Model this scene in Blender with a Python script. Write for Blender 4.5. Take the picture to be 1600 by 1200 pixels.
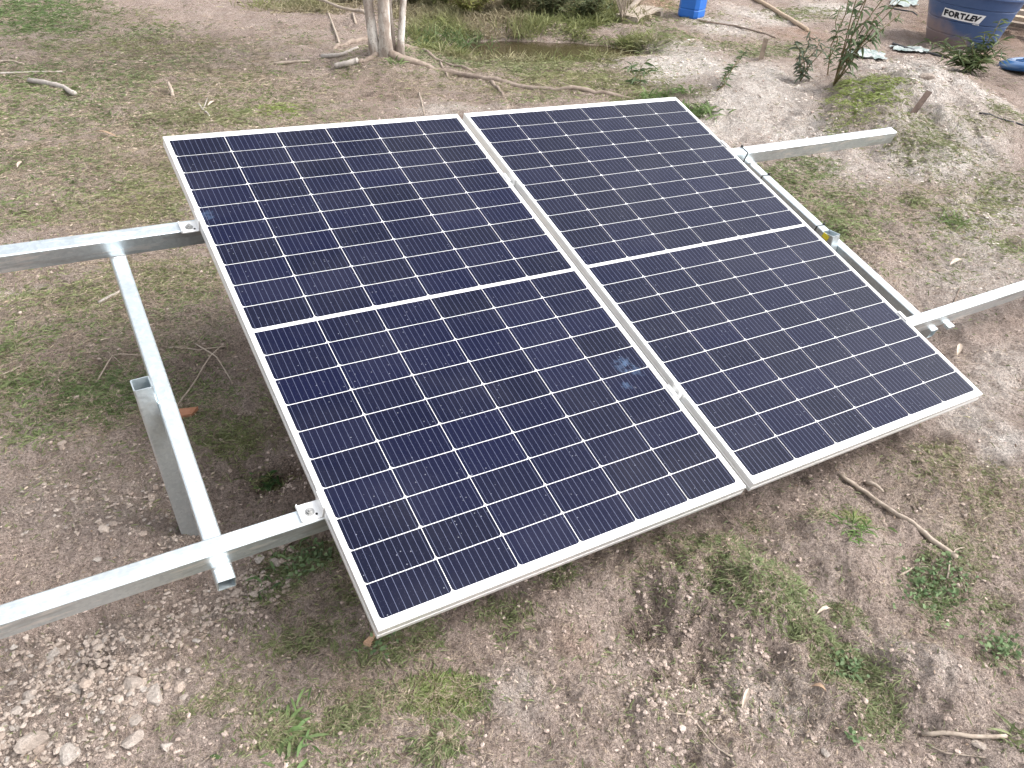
import bpy, math, random
import numpy as np
from mathutils import Matrix, Vector

for o in list(bpy.data.objects):
    bpy.data.objects.remove(o)
scene = bpy.context.scene
COL = scene.collection
rnd = random.Random(7)
RNG = np.random.default_rng(11)

# ------------------------------------------------------------------ camera
F_PX = 1272.33
CAM = np.array([-0.33682, -1.07291, 1.62026])
RW = np.array([[0.8666009964827311, -0.4985568709795366, 0.021065595036242196],
               [-0.261154844492868, -0.48910774224293535, -0.8322089663515553],
               [0.42520684389252633, 0.7156917373262818, -0.5540617989266585]])
cam_d = bpy.data.cameras.new('camera')
cam = bpy.data.objects.new('camera', cam_d)
COL.objects.link(cam)
cam_d.sensor_width = 36.0
cam_d.lens = F_PX / 1600.0 * 36.0
cam_d.clip_start = 0.02
cam_d.clip_end = 2000.0
mw = Matrix.Identity(4)
for i in range(3):
    mw[i][0] = RW[0][i]
    mw[i][1] = -RW[1][i]
    mw[i][2] = -RW[2][i]
    mw[i][3] = CAM[i]
cam.matrix_world = mw
scene.camera = cam

# ------------------------------------------------------------------ light
SUN_EL, SUN_AZ = math.radians(48), math.radians(128)      # azimuth clockwise from +Y
world = bpy.data.worlds.new('World')
scene.world = world
world.use_nodes = True
wn = world.node_tree
wn.nodes.clear()
w_out = wn.nodes.new('ShaderNodeOutputWorld')
w_bg = wn.nodes.new('ShaderNodeBackground')
w_sky = wn.nodes.new('ShaderNodeTexSky')
w_sky.sky_type = 'NISHITA'
w_sky.sun_disc = False
w_sky.sun_elevation = SUN_EL
w_sky.sun_rotation = SUN_AZ
w_sky.air_density = 1.0
w_sky.dust_density = 4.0
w_hs = wn.nodes.new('ShaderNodeHueSaturation')
w_hs.inputs['Saturation'].default_value = 0.16            # a white overcast veil
w_bg.inputs['Strength'].default_value = 0.15
wn.links.new(w_sky.outputs[0], w_hs.inputs['Color'])
# broken cloud cover, alike over the whole sky
w_tc = wn.nodes.new('ShaderNodeTexCoord')
w_nz = wn.nodes.new('ShaderNodeTexNoise')
w_nz.inputs['Scale'].default_value = 2.6
w_nz.inputs['Detail'].default_value = 5.0
w_rp = wn.nodes.new('ShaderNodeMapRange')
w_rp.inputs[1].default_value, w_rp.inputs[2].default_value = 0.34, 0.66
w_rp.inputs[3].default_value, w_rp.inputs[4].default_value = 0.72, 1.28
w_mu = wn.nodes.new('ShaderNodeVectorMath')
w_mu.operation = 'SCALE'
wn.links.new(w_tc.outputs['Generated'], w_nz.inputs['Vector'])
wn.links.new(w_nz.outputs['Fac'], w_rp.inputs[0])
wn.links.new(w_hs.outputs[0], w_mu.inputs[0])
wn.links.new(w_rp.outputs[0], w_mu.inputs['Scale'])
wn.links.new(w_mu.outputs[0], w_bg.inputs['Color'])
wn.links.new(w_bg.outputs[0], w_out.inputs['Surface'])
sun_d = bpy.data.lights.new('sun', 'SUN')
sun_d.energy = 1.05
sun_d.angle = math.radians(24)
sun_d.color = (1.0, 0.96, 0.90)
sun = bpy.data.objects.new('sun', sun_d)
COL.objects.link(sun)
sd = Vector((math.sin(SUN_AZ) * math.cos(SUN_EL), math.cos(SUN_AZ) * math.cos(SUN_EL), math.sin(SUN_EL)))
sun.rotation_euler = sd.to_track_quat('Z', 'Y').to_euler()
sun.location = (0, 0, 20)

scene.render.engine = 'CYCLES'
scene.cycles.use_denoising = True
scene.cycles.denoising_input_passes = 'RGB_ALBEDO_NORMAL'
scene.cycles.denoising_prefilter = 'NONE'
vs = scene.view_settings
vs.view_transform = 'Standard'
vs.look = 'None'
vs.gamma = 1.0
vs.use_curve_mapping = False
vs.exposure = 1.38
scene.render.resolution_x, scene.render.resolution_y = 1024, 768

# ------------------------------------------------------------------ noise + ground
def vnoise(x, y, s=0):
    x0 = np.floor(x); y0 = np.floor(y)
    fx = x - x0; fy = y - y0
    fx = fx * fx * (3 - 2 * fx); fy = fy * fy * (3 - 2 * fy)
    x0 = x0.astype(np.int64); y0 = y0.astype(np.int64)
    def h(i, j):
        n = (i * 374761393 + j * 668265263 + s * 974634777) & 0xFFFFFFFF
        n = ((n ^ (n >> 13)) * 1274126177) & 0xFFFFFFFF
        return ((n ^ (n >> 16)) & 0xFFFF) / 65535.0
    return (h(x0, y0) * (1 - fx) + h(x0 + 1, y0) * fx) * (1 - fy) + (h(x0, y0 + 1) * (1 - fx) + h(x0 + 1, y0 + 1) * fx) * fy

def fbm(x, y, f, s=0, o=3, g=0.5):
    t = 0; a = 1; n = 0
    for k in range(o):
        c, d = math.cos(0.6 * k + 0.3), math.sin(0.6 * k + 0.3)
        t = t + a * vnoise((x * c - y * d) * f + 17.3 * k, (x * d + y * c) * f - 9.1 * k, s + k)
        n += a; a *= g; f *= 2.03
    return t / n

def ray(px, py):
    return RW.T @ np.array([(px - 800) / F_PX, (py - 600) / F_PX, 1.0])

def flat(px, py, h=0.0):
    d = ray(px, py)
    t = (h - CAM[2]) / d[2]
    return CAM + t * d, t

# a patch of ground: centre and half sizes on the ground plane, aligned with the line of sight from the path
def patches(lst):
    out = []
    for px, py, rx, ry, w in lst:
        p, dep = flat(px, max(py, -60))
        v = p[:2] - CAM[:2]
        L = np.linalg.norm(v); e = v / L
        sind = CAM[2] / math.hypot(L, CAM[2])
        out.append((p[0], p[1], e[0], e[1], rx * dep / F_PX, ry * dep / F_PX / sind, w))
    return out

def field(P, x, y, soft=1.0, wob=0.35, seed=50):
    r = np.zeros_like(x)
    wb = (fbm(x, y, 2.2, seed, 3) - 0.5) * 2 * wob
    for cx, cy, ex, ey, a, b, w in P:
        dx = x - cx; dy = y - cy
        u = dx * ey - dy * ex; v = dx * ex + dy * ey
        d = np.sqrt((u / a) ** 2 + (v / b) ** 2) + wb
        k = np.clip((1.25 - d) / (0.85 * soft), 0, 1)
        k = k * k * (3 - 2 * k) * w
        r = np.maximum(r, k) if w > 0 else r + k
    return r

GREEN = patches([(50, 25, 120, 40, .9), (200, 60, 130, 40, .45), (100, 130, 140, 40, .45), (300, 90, 60, 18, .45),
    (205, 125, 40, 16, .7), (330, 180, 120, 16, .75), (440, 165, 45, 14, .8), (130, 185, 60, 12, .45), (220, 290, 80, 25, .6),
    (265, 265, 40, 16, .6), (30, 185, 40, 18, .6), (60, 237, 30, 9, .6), (100, 320, 150, 30, .45), (235, 318, 60, 18, .6),
    (60, 462, 80, 18, .5), (285, 440, 60, 40, .6), (160, 472, 60, 18, .5), (335, 430, 40, 40, .5), (20, 550, 50, 22, .8),
    (140, 512, 45, 15, .6), (160, 610, 110, 45, .9), (30, 600, 60, 30, .8), (40, 645, 60, 40, .6), (60, 682, 60, 16, .5), (320, 640, 60, 60, .6),
    (370, 680, 50, 35, .85), (420, 650, 30, 40, .5), (415, 745, 30, 14, .7), (470, 880, 75, 40, .95), (440, 925, 60, 25, .7),
    (540, 930, 40, 30, .75), (470, 1000, 80, 25, .85), (600, 1010, 60, 24, .6), (290, 1115, 45, 14, .8), (340, 1090, 60, 18, .6),
    (430, 1150, 60, 28, .9), (560, 1110, 60, 25, .7), (640, 990, 60, 40, .55), (700, 1085, 70, 32, .95), (690, 1165, 35, 26, .8),
    (870, 900, 40, 25, .75), (790, 960, 60, 30, .5), (1120, 880, 90, 45, .5), (1190, 930, 70, 45, .7), (1335, 820, 26, 22, .95),
    (1280, 825, 22, 16, .6), (1330, 1055, 55, 36, .9), (1372, 1110, 45, 70, .6), (1322, 960, 30, 22, .7), (1262, 992, 40, 18, .7),
    (1470, 930, 60, 55, .8), (1560, 945, 40, 35, .7), (1560, 1010, 40, 45, .7), (1500, 870, 60, 50, .6), (1550, 760, 60, 45, .6),
    (1480, 720, 50, 35, .55), (1180, 820, 25, 15, .6), (1210, 290, 80, 38, .75), (1290, 335, 85, 55, .75), (1265, 262, 60, 22, .6),
    (1350, 180, 62, 34, 1.0), (1322, 160, 32, 18, .9), (1445, 232, 60, 22, .6), (1510, 215, 40, 10, .6), (1560, 200, 40, 18, .6),
    (1430, 312, 24, 11, .9), (1490, 340, 30, 14, .7), (1560, 300, 55, 55, .5), (1580, 380, 30, 18, .6),
    (850, 92, 120, 28, .85), (900, 122, 150, 28, .8), (1000, 150, 70, 22, .95), (960, 62, 85, 13, .75), (1040, 57, 65, 13, .8),
    (700, 62, 60, 22, .9), (820, 98, 180, 16, 1), (980, 55, 70, 12, .9), (850, 18, 240, 22, .9), (1190, 80, 100, 16, .55), (1140, 72, 60, 12, .5), (1250, 18, 60, 12, .5), (540, 115, 18, 9, .8),
    (615, 95, 10, 7, .9), (840, 155, 50, 8, .7), (1090, 165, 26, 16, .6), (1180, 620, 60, 30, .3), (1400, 640, 40, 20, .4)])
THIN = patches([(230, 170, 430, 190, .82), (700, 110, 300, 60, .42), (180, 480, 280, 170, .66), (450, 1050, 250, 200, .15),
    (1120, 950, 300, 200, .08), (1450, 850, 200, 250, .10), (1300, 350, 180, 120, .40), (1480, 330, 120, 120, .34), (1500, 780, 110, 90, .40), (1050, 880, 200, 80, .2), (1000, 60, 250, 30, .3)])
SAND = patches([(1060, 100, 100, 45, 1), (1130, 190, 110, 55, .9), (1180, 132, 130, 55, .9), (1250, 212, 80, 46, .75),
    (1400, 160, 130, 55, .95), (1470, 232, 120, 55, .85), (1545, 330, 80, 110, .7), (1505, 180, 110, 36, .85), (1560, 425, 60, 50, .55),
    (1130, 45, 60, 14, .9), (1200, 22, 80, 18, .75), (1290, 8, 60, 14, .85), (1420, 112, 90, 26, .95), (1565, 700, 60, 50, .8),
    (1510, 655, 60, 40, .6), (1500, 430, 100, 80, .5), (1560, 600, 70, 80, .5), (1330, 260, 120, 40, .5), (1420, 560, 40, 30, .4), (690, 170, 100, 12, .5), (955, 95, 40, 13, .55), (35, 460, 50, 13, .6),
    (100, 162, 50, 10, .35), (1450, 1050, 100, 50, .35), (800, 1080, 60, 60, .3), (1200, 1100, 120, 60, .3)])
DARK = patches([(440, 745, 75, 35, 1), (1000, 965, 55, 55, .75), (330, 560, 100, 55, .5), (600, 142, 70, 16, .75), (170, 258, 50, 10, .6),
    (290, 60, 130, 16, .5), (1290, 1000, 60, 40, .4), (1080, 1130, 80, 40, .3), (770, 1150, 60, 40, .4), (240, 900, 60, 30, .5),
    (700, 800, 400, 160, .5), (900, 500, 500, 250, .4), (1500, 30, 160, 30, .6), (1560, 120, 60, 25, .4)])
ORANGE = patches([(1010, 14, 60, 14, .9), (1250, 48, 70, 12, .7), (1180, 30, 50, 8, .5), (1440, 30, 30, 22, .6), (1590, 60, 50, 35, .6), (1540, 80, 40, 12, .5),
    (160, 258, 40, 8, .6), (600, 145, 60, 12, .4), (900, 1010, 60, 60, .25)])
STONY = patches([(100, 1090, 200, 120, .9), (350, 945, 110, 50, .95), (100, 770, 120, 70, .3), (240, 790, 90, 60, .4), (430, 850, 40, 30, .8), (190, 1000, 190, 60, .8), (275, 845, 40, 22, .9)])
ROUGH = patches([(1150, 1000, 260, 190, 1), (1450, 1080, 140, 110, .7), (430, 750, 90, 45, 1), (150, 1010, 250, 180, .7), (1400, 160, 180, 90, .8), (1330, 440, 90, 90, .8), (150, 770, 180, 100, .5)])
MUD = patches([(1440, 400, 130, 90, .7), (1550, 560, 80, 80, .5)])
LUMPS = [(p, h) for p, h in zip(patches([(835, 62, 185, 23, 1), (850, -12, 260, 26, 1), (600, 100, 90, 26, 1), (1430, 175, 170, 60, 1),
    (440, 745, 45, 24, 1), (1160, 930, 120, 90, 1), (1000, 965, 60, 48, 1), (1455, 1070, 95, 60, 1), (1500, 60, 120, 34, 1), (1340, 425, 80, 60, 1), (1310, 870, 90, 60, 1), (282, 850, 26, 14, 1), (1150, 150, 110, 30, 1)]),
    [-.40, .55, .11, .26, -.045, .06, -.045, .07, -.06, .07, .05, .03, .14])]
WATER_Z = -0.13

def height(x, y, fine=True):
    x = np.asarray(x, float); y = np.asarray(y, float)
    z = (fbm(x, y, 0.55, 3, 2) - 0.5) * 0.10
    near = np.clip((np.hypot(x - 0.9, y - 0.8) - 1.2) / 2.5, 0, 1)
    z = z * (0.25 + 0.75 * near)
    for p, h in LUMPS:
        z = z + h * field([p], x, y, 1.35, 0.18, 77)
    if fine:
        r = np.hypot(x - CAM[0], y - CAM[1])
        att = np.clip((16 - r) / 4, 0, 1)
        ro = field(ROUGH, x, y, 1.2) * 0.75 + 0.25
        a = fbm(x, y, 7.0, 21, 3)
        b = fbm(x, y, 24.0, 31, 3)
        z = z + att * ((fbm(x, y, 2.7, 61, 2) - .5) * .085 * ro + (a - 0.5) * (0.044 + 0.070 * ro) + (np.abs(b - 0.5) * -1 + 0.12) * (0.024 + 0.050 * ro))
    return z

def ground(px, py):
    # first place where the line of sight meets the soil
    d = ray(px, py)
    _, t0 = flat(px, py)
    for lo, hi, n in ((.72, 1.22, 90), (0, 0, 24)):
        ts = np.linspace(lo, hi, n) * t0 if lo else np.linspace(ta, tb_, n)
        P = CAM[None] + ts[:, None] * d[None]
        below = P[:, 2] < height(P[:, 0], P[:, 1])
        k = int(np.argmax(below)) if below.any() else n - 1
        ta, tb_ = ts[max(k - 1, 0)], ts[k]
    p = CAM + tb_ * d
    return Vector((p[0], p[1], float(height(np.array([p[0]]), np.array([p[1]]))[0])))

def hz(x, y):
    return float(height(np.array([x]), np.array([y]))[0])

# ------------------------------------------------------------------ mesh helpers
def mesh_np(name, V, faces4=None, faces3=None, mats=(), smooth=False, col=None, midx=None, attrs=None):
    V = np.asarray(V, np.float32)
    nq = 0 if faces4 is None else len(faces4)
    nt = 0 if faces3 is None else len(faces3)
    me = bpy.data.meshes.new(name)
    me.vertices.add(len(V))
    me.vertices.foreach_set('co', V.ravel())
    idx = []
    if nq: idx.append(np.asarray(faces4, np.int32).ravel())
    if nt: idx.append(np.asarray(faces3, np.int32).ravel())
    idx = np.concatenate(idx)
    me.loops.add(len(idx))
    me.loops.foreach_set('vertex_index', idx)
    st = np.concatenate([np.arange(nq) * 4, nq * 4 + np.arange(nt) * 3]).astype(np.int32)
    tot = np.concatenate([np.full(nq, 4), np.full(nt, 3)]).astype(np.int32)
    me.polygons.add(nq + nt)
    me.polygons.foreach_set('loop_start', st)
    me.polygons.foreach_set('loop_total', tot)
    if midx is not None: me.polygons.foreach_set('material_index', np.asarray(midx, np.int32))
    for m in mats: me.materials.append(m)
    me.update(calc_edges=True)
    me.validate()
    me.polygons.foreach_set('use_smooth', np.full(len(me.polygons), bool(smooth)))
    if col is not None:
        a = me.attributes.new('Col', 'FLOAT_COLOR', 'POINT')
        c = np.ones((len(V), 4), np.float32); c[:, :3] = col
        a.data.foreach_set('color', c.ravel())
    for k, v in (attrs or {}).items():
        a = me.attributes.new(k, 'FLOAT', 'POINT')
        a.data.foreach_set('value', np.asarray(v, np.float32))
    return me

class MB:
    def __init__(self):
        self.v = []; self.f = []; self.m = []
    def add(self, vs_, fs, mi=0):
        o = len(self.v)
        self.v += [tuple(p) for p in vs_]
        self.f += [tuple(i + o for i in f) for f in fs]
        self.m += [mi] * len(fs)
    def box(self, c, s, R=None, mi=0):
        c = np.array(c, float); R = np.eye(3) if R is None else np.array(R)
        q = [(sx, sy, sz) for sz in (-.5, .5) for sy in (-.5, .5) for sx in (-.5, .5)]
        self.add([c + R.T @ (np.array(k) * np.array(s)) for k in q],
                 [(0, 2, 3, 1), (4, 5, 7, 6), (0, 1, 5, 4), (2, 6, 7, 3), (0, 4, 6, 2), (1, 3, 7, 5)], mi)
    def tube(self, pts, rad, n=8, cap=True, wob=0.0, mi=0, squash=1.0):
        pts = [np.array(p, float) for p in pts]
        if not hasattr(rad, '__len__'): rad = [rad] * len(pts)
        rings = []; up = np.array([0.13, 0.21, 0.97])
        for i, p in enumerate(pts):
            t = pts[min(i + 1, len(pts) - 1)] - pts[max(i - 1, 0)]
            t = t / (np.linalg.norm(t) + 1e-9)
            a = np.cross(t, up)
            if np.linalg.norm(a) < 0.15: a = np.cross(t, np.array([1., 0, 0]))
            a /= np.linalg.norm(a); b = np.cross(a, t)
            rings.append([p + rad[i] * (1 + wob * rnd.uniform(-1, 1)) * (a * math.cos(2 * math.pi * k / n) + squash * b * math.sin(2 * math.pi * k / n)) for k in range(n)])
        vs_ = [p for r in rings for p in r]
        fs = [(i * n + k, i * n + (k + 1) % n, (i + 1) * n + (k + 1) % n, (i + 1) * n + k) for i in range(len(pts) - 1) for k in range(n)]
        if cap:
            fs += [tuple(range(n - 1, -1, -1)), tuple((len(pts) - 1) * n + k for k in range(n))]
        self.add(vs_, fs, mi)
    def lathe(self, prof, n=32, mi=0, cx=0, cy=0):
        vs_ = [(cx + r * math.cos(2 * math.pi * k / n), cy + r * math.sin(2 * math.pi * k / n), z) for r, z in prof for k in range(n)]
        fs = [(i * n + k, i * n + (k + 1) % n, (i + 1) * n + (k + 1) % n, (i + 1) * n + k) for i in range(len(prof) - 1) for k in range(n)]
        self.add(vs_, fs, mi)
    def hollow(self, p0, p1, ax, ay, w, h, t=0.0025, c=0.003, mi=0):
        # rectangular steel tube with open ends; ax, ay = unit vectors of the section
        p0 = np.array(p0, float); p1 = np.array(p1, float); ax = np.array(ax, float); ay = np.array(ay, float)
        def ring(w, h, c):
            a, b = w / 2, h / 2
            return [(-a + c, -b), (a - c, -b), (a, -b + c), (a, b - c), (a - c, b), (-a + c, b), (-a, b - c), (-a, -b + c)]
        o_, i_ = ring(w, h, c), ring(w - 2 * t, h - 2 * t, c * .5)
        vs_ = [p + ax * u + ay * v for p in (p0, p1) for rg in (o_, i_) for u, v in rg]
        fs = []
        for k in range(8):
            j = (k + 1) % 8
            fs += [(k, j, 16 + j, 16 + k), (8 + j, 8 + k, 24 + k, 24 + j), (j, k, 8 + k, 8 + j), (16 + k, 16 + j, 24 + j, 24 + k)]
        self.add(vs_, fs, mi)
    def mesh(self, name, mats, smooth=False, loc=None):
        me = bpy.data.meshes.new(name)
        v = np.array(self.v)
        if loc is not None: v = v - np.array(loc)
        me.from_pydata([tuple(p) for p in v], [], self.f)
        for m in (mats if isinstance(mats, (list, tuple)) else [mats]): me.materials.append(m)
        me.polygons.foreach_set('material_index', self.m)
        me.polygons.foreach_set('use_smooth', [smooth] * len(self.f))
        me.update()
        return me

def link(name, me, parent=None, loc=(0, 0, 0)):
    o = bpy.data.objects.new(name, me)
    COL.objects.link(o)
    o.location = loc
    if parent is not None: o.parent = parent
    return o
def tag(o, label=None, cat=None, group=None, kind=None):
    if label: o['label'] = label
    if cat: o['category'] = cat
    if group: o['group'] = group
    if kind: o['kind'] = kind
    return o
def thing(name, label, cat, loc=(0, 0, 0), group=None):
    o = bpy.data.objects.new(name, None)
    COL.objects.link(o)
    o.location = loc
    o.empty_display_size = 0.1
    return tag(o, label, cat, group)
def part(name, mb, mats, parent, smooth=False, at=None):
    # mb in the thing's own frame, or in world coordinates when at = the thing's base
    return link(name, mb.mesh(name, mats, smooth, at), parent)

# ------------------------------------------------------------------ materials
def mat(name):
    m = bpy.data.materials.new(name); m.use_nodes = True
    nt = m.node_tree
    b = nt.nodes['Principled BSDF']
    return m, nt, b
def N(nt, t, **kw):
    n = nt.nodes.new(t)
    for k, v in kw.items():
        if k in n.inputs: n.inputs[k].default_value = v
        else: setattr(n, k, v)
    return n
def noise(nt, vec, scale, detail=4, rough=0.55):
    n = N(nt, 'ShaderNodeTexNoise', Scale=scale, Detail=detail, Roughness=rough)
    if vec is not None: nt.links.new(vec, n.inputs['Vector'])
    return n.outputs['Fac']
def ramp(nt, fac, stops):
    r = nt.nodes.new('ShaderNodeValToRGB')
    e = r.color_ramp.elements
    while len(e) < len(stops): e.new(0.5)
    for k, (p, c) in enumerate(stops):
        e[k].position = p
        e[k].color = (c, c, c, 1) if not hasattr(c, '__len__') else (*c, 1)
    nt.links.new(fac, r.inputs[0])
    return r.outputs[0]
def mix(nt, fac, a, b, mode='MIX'):
    n = nt.nodes.new('ShaderNodeMix'); n.data_type = 'RGBA'; n.blend_type = mode
    for i, v in ((0, fac), (6, a), (7, b)):
        if isinstance(v, bpy.types.NodeSocket): nt.links.new(v, n.inputs[i])
        elif i == 0: n.inputs[0].default_value = v
        else: n.inputs[i].default_value = (*v, 1)
    return n.outputs[2]
def math_n(nt, op, a, b=None):
    n = nt.nodes.new('ShaderNodeMath'); n.operation = op
    for i, v in enumerate((a, b)):
        if v is None: continue
        if isinstance(v, bpy.types.NodeSocket): nt.links.new(v, n.inputs[i])
        else: n.inputs[i].default_value = v
    return n.outputs[0]
def bump(nt, b, h, strength=0.4, dist=0.01, prev=None):
    n = N(nt, 'ShaderNodeBump', Strength=strength, Distance=dist)
    nt.links.new(h, n.inputs['Height'])
    if prev is not None: nt.links.new(prev, n.inputs['Normal'])
    nt.links.new(n.outputs[0], b.inputs['Normal'])
    return n.outputs[0]
def coords(nt, kind='Object'):
    return nt.nodes.new('ShaderNodeTexCoord').outputs[kind]
def wpos(nt):
    return nt.nodes.new('ShaderNodeNewGeometry').outputs['Position']
def simple(name, c1, c2, scale, rough=0.8, metal=0.0, bs=0.3, bd=0.004, spec=0.3, detail=5):
    m, nt, b = mat(name)
    co = wpos(nt)
    f = noise(nt, co, scale, detail)
    nt.links.new(mix(nt, ramp(nt, f, [(.3, 0.), (.7, 1.)]), c1, c2), b.inputs['Base Color'])
    b.inputs['Roughness'].default_value = rough
    b.inputs['Metallic'].default_value = metal
    b.inputs['Specular IOR Level'].default_value = spec
    if bs: bump(nt, b, f, bs, bd)
    return m

# soil
M_SOIL, nt, b = mat('soil')
co = wpos(nt)
def attr(nt, n):
    a = nt.nodes.new('ShaderNodeAttribute'); a.attribute_name = n
    return a
n1 = noise(nt, co, 2.5, 6, .6); n2 = noise(nt, co, 22, 6, .65); n3 = noise(nt, co, 120, 5, .7); n4 = noise(nt, co, 420, 3, .6)
vor = N(nt, 'ShaderNodeTexVoronoi', Scale=60.0); nt.links.new(co, vor.inputs['Vector'])
vor2 = N(nt, 'ShaderNodeTexVoronoi', Scale=170.0); nt.links.new(co, vor2.inputs['Vector'])
c = mix(nt, ramp(nt, n1, [(.35, 0.), (.65, 1.)]), (.435, .342, .295), (.52, .428, .382))
c = mix(nt, ramp(nt, n2, [(.34, 0.), (.66, 1.)]), mix(nt, 0.45, c, (.285, .212, .176)), c)
c = mix(nt, attr(nt, 'stony').outputs['Fac'], c, mix(nt, ramp(nt, n2, [(.35, 0.), (.65, 1.)]), (.335, .262, .222), (.46, .39, .34)))
c = mix(nt, attr(nt, 'orange').outputs['Fac'], c, mix(nt, ramp(nt, n2, [(.3, 0.), (.7, 1.)]), (.36, .20, .125), (.46, .32, .24)))
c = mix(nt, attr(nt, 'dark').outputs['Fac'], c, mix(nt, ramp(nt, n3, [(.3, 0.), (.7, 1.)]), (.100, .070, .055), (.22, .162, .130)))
sand = mix(nt, ramp(nt, n2, [(.36, 0.), (.6, 1.)]), (.56, .49, .44), (.80, .745, .70))
c = mix(nt, attr(nt, 'sand').outputs['Fac'], c, sand)
c = mix(nt, attr(nt, 'moss').outputs['Fac'], c, mix(nt, ramp(nt, n3, [(.35, 0.), (.65, 1.)]), (.190, .168, .100), (.350, .290, .205)))
speck = ramp(nt, n3, [(.34, .48), (.5, 1.02), (.66, 1.42)])
c = mix(nt, 1.0, c, speck, 'MULTIPLY')
fl = ramp(nt, n4, [(.32, .55), (.5, 1.0), (.68, 1.3)])
c = mix(nt, 1.0, c, fl, 'MULTIPLY')
nt.links.new(c, b.inputs['Base Color'])
b.inputs['Roughness'].default_value = 0.95
b.inputs['Specular IOR Level'].default_value = 0.12
p = bump(nt, b, n2, 1.0, .05)
p = bump(nt, b, math_n(nt, 'ADD', n3, math_n(nt, 'MULTIPLY', vor.outputs['Distance'], -.6)), 1.0, .032, p)
bump(nt, b, math_n(nt, 'ADD', n4, math_n(nt, 'MULTIPLY', vor2.outputs['Distance'], -.4)), 1.0, .009, p)

def leaf_mat(name, trans=0.35, rough=0.55):
    m, nt, b = mat(name)
    a = attr(nt, 'Col').outputs['Color']
    nt.links.new(a, b.inputs['Base Color'])
    b.inputs['Roughness'].default_value = rough
    b.inputs['Specular IOR Level'].default_value = 0.25
    t = nt.nodes.new('ShaderNodeBsdfTranslucent'); nt.links.new(a, t.inputs['Color'])
    mx = nt.nodes.new('ShaderNodeMixShader'); mx.inputs[0].default_value = trans
    nt.links.new(b.outputs[0], mx.inputs[1]); nt.links.new(t.outputs[0], mx.inputs[2])
    nt.links.new(mx.outputs[0], nt.nodes['Material Output'].inputs['Surface'])
    return m
M_LEAF = leaf_mat('leaf')
M_STRAW = leaf_mat('straw', .15, .8)

# stones
M_STONE, nt, b = mat('stone')
co = wpos(nt)
oi = nt.nodes.new('ShaderNodeObjectInfo')
f = noise(nt, co, 28, 6, .65); g = noise(nt, co, 190, 4, .65)
c = mix(nt, ramp(nt, f, [(.3, 0.), (.7, 1.)]), (.265, .215, .182), (.37, .318, .28))
c = mix(nt, math_n(nt, 'MULTIPLY', oi.outputs['Random'], .55), c, (.36, .338, .318))
c = mix(nt, 1.0, c, ramp(nt, g, [(.3, .70), (.7, 1.18)]), 'MULTIPLY')
nt.links.new(c, b.inputs['Base Color'])
b.inputs['Roughness'].default_value = .93; b.inputs['Specular IOR Level'].default_value = .15
p = bump(nt, b, f, .5, .02); bump(nt, b, g, .45, .004, p)

M_GRAVEL, nt, b = mat('gravel')
a = attr(nt, 'Col').outputs['Color']
g = noise(nt, wpos(nt), 260, 4, .65)
nt.links.new(mix(nt, 1.0, a, ramp(nt, g, [(.3, .75), (.7, 1.15)]), 'MULTIPLY'), b.inputs['Base Color'])
b.inputs['Roughness'].default_value = .95; b.inputs['Specular IOR Level'].default_value = .12
bump(nt, b, g, .5, .004)

# galvanised steel: fine spangle, faint white streaks along the rails
def galv(name, streak):
    m, nt, b = mat(name)
    co = wpos(nt)
    v = N(nt, 'ShaderNodeTexVoronoi', Scale=130.0); nt.links.new(co, v.inputs['Vector'])
    sp = nt.nodes.new('ShaderNodeSeparateColor'); nt.links.new(v.outputs['Color'], sp.inputs[0])
    st2 = noise(nt, co, 16, 5, .6)
    c = mix(nt, sp.outputs[0], (.60, .665, .70), (.70, .765, .795))
    ro = math_n(nt, 'ADD', math_n(nt, 'MULTIPLY', sp.outputs[1], .10), .33)
    if streak:
        mp = N(nt, 'ShaderNodeMapping'); mp.inputs['Scale'].default_value = (3.0, 16.0, 22.0); nt.links.new(co, mp.inputs['Vector'])
        st = noise(nt, mp.outputs[0], 2.6, 6, .68)
        c = mix(nt, ramp(nt, st, [(.54, 0.), (.59, .85)]), c, (.86, .87, .87))
        c = mix(nt, ramp(nt, noise(nt, mp.outputs[0], 1.2, 3, .6), [(.50, 0.), (.57, .6)]), c, (.45, .475, .485))
    c = mix(nt, ramp(nt, st2, [(.62, 0.), (.76, .22)]), c, (.52, .52, .50))
    nt.links.new(c, b.inputs['Base Color'])
    b.inputs['Metallic'].default_value = .90
    nt.links.new(ro, b.inputs['Roughness'])
    bump(nt, b, st2, .08, .003)
    return m
M_GALV = galv('galvanised_steel', False)
M_RAIL = galv('galvanised_rail_steel', True)

M_ALU, nt, b = mat('anodised_aluminium')
co = wpos(nt)
b.inputs['Metallic'].default_value = .7
nt.links.new(mix(nt, noise(nt, co, 30, 4), (.80, .80, .80), (.88, .88, .875)), b.inputs['Base Color'])
nt.links.new(math_n(nt, 'ADD', math_n(nt, 'MULTIPLY', noise(nt, co, 60, 3), .15), .36), b.inputs['Roughness'])

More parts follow.
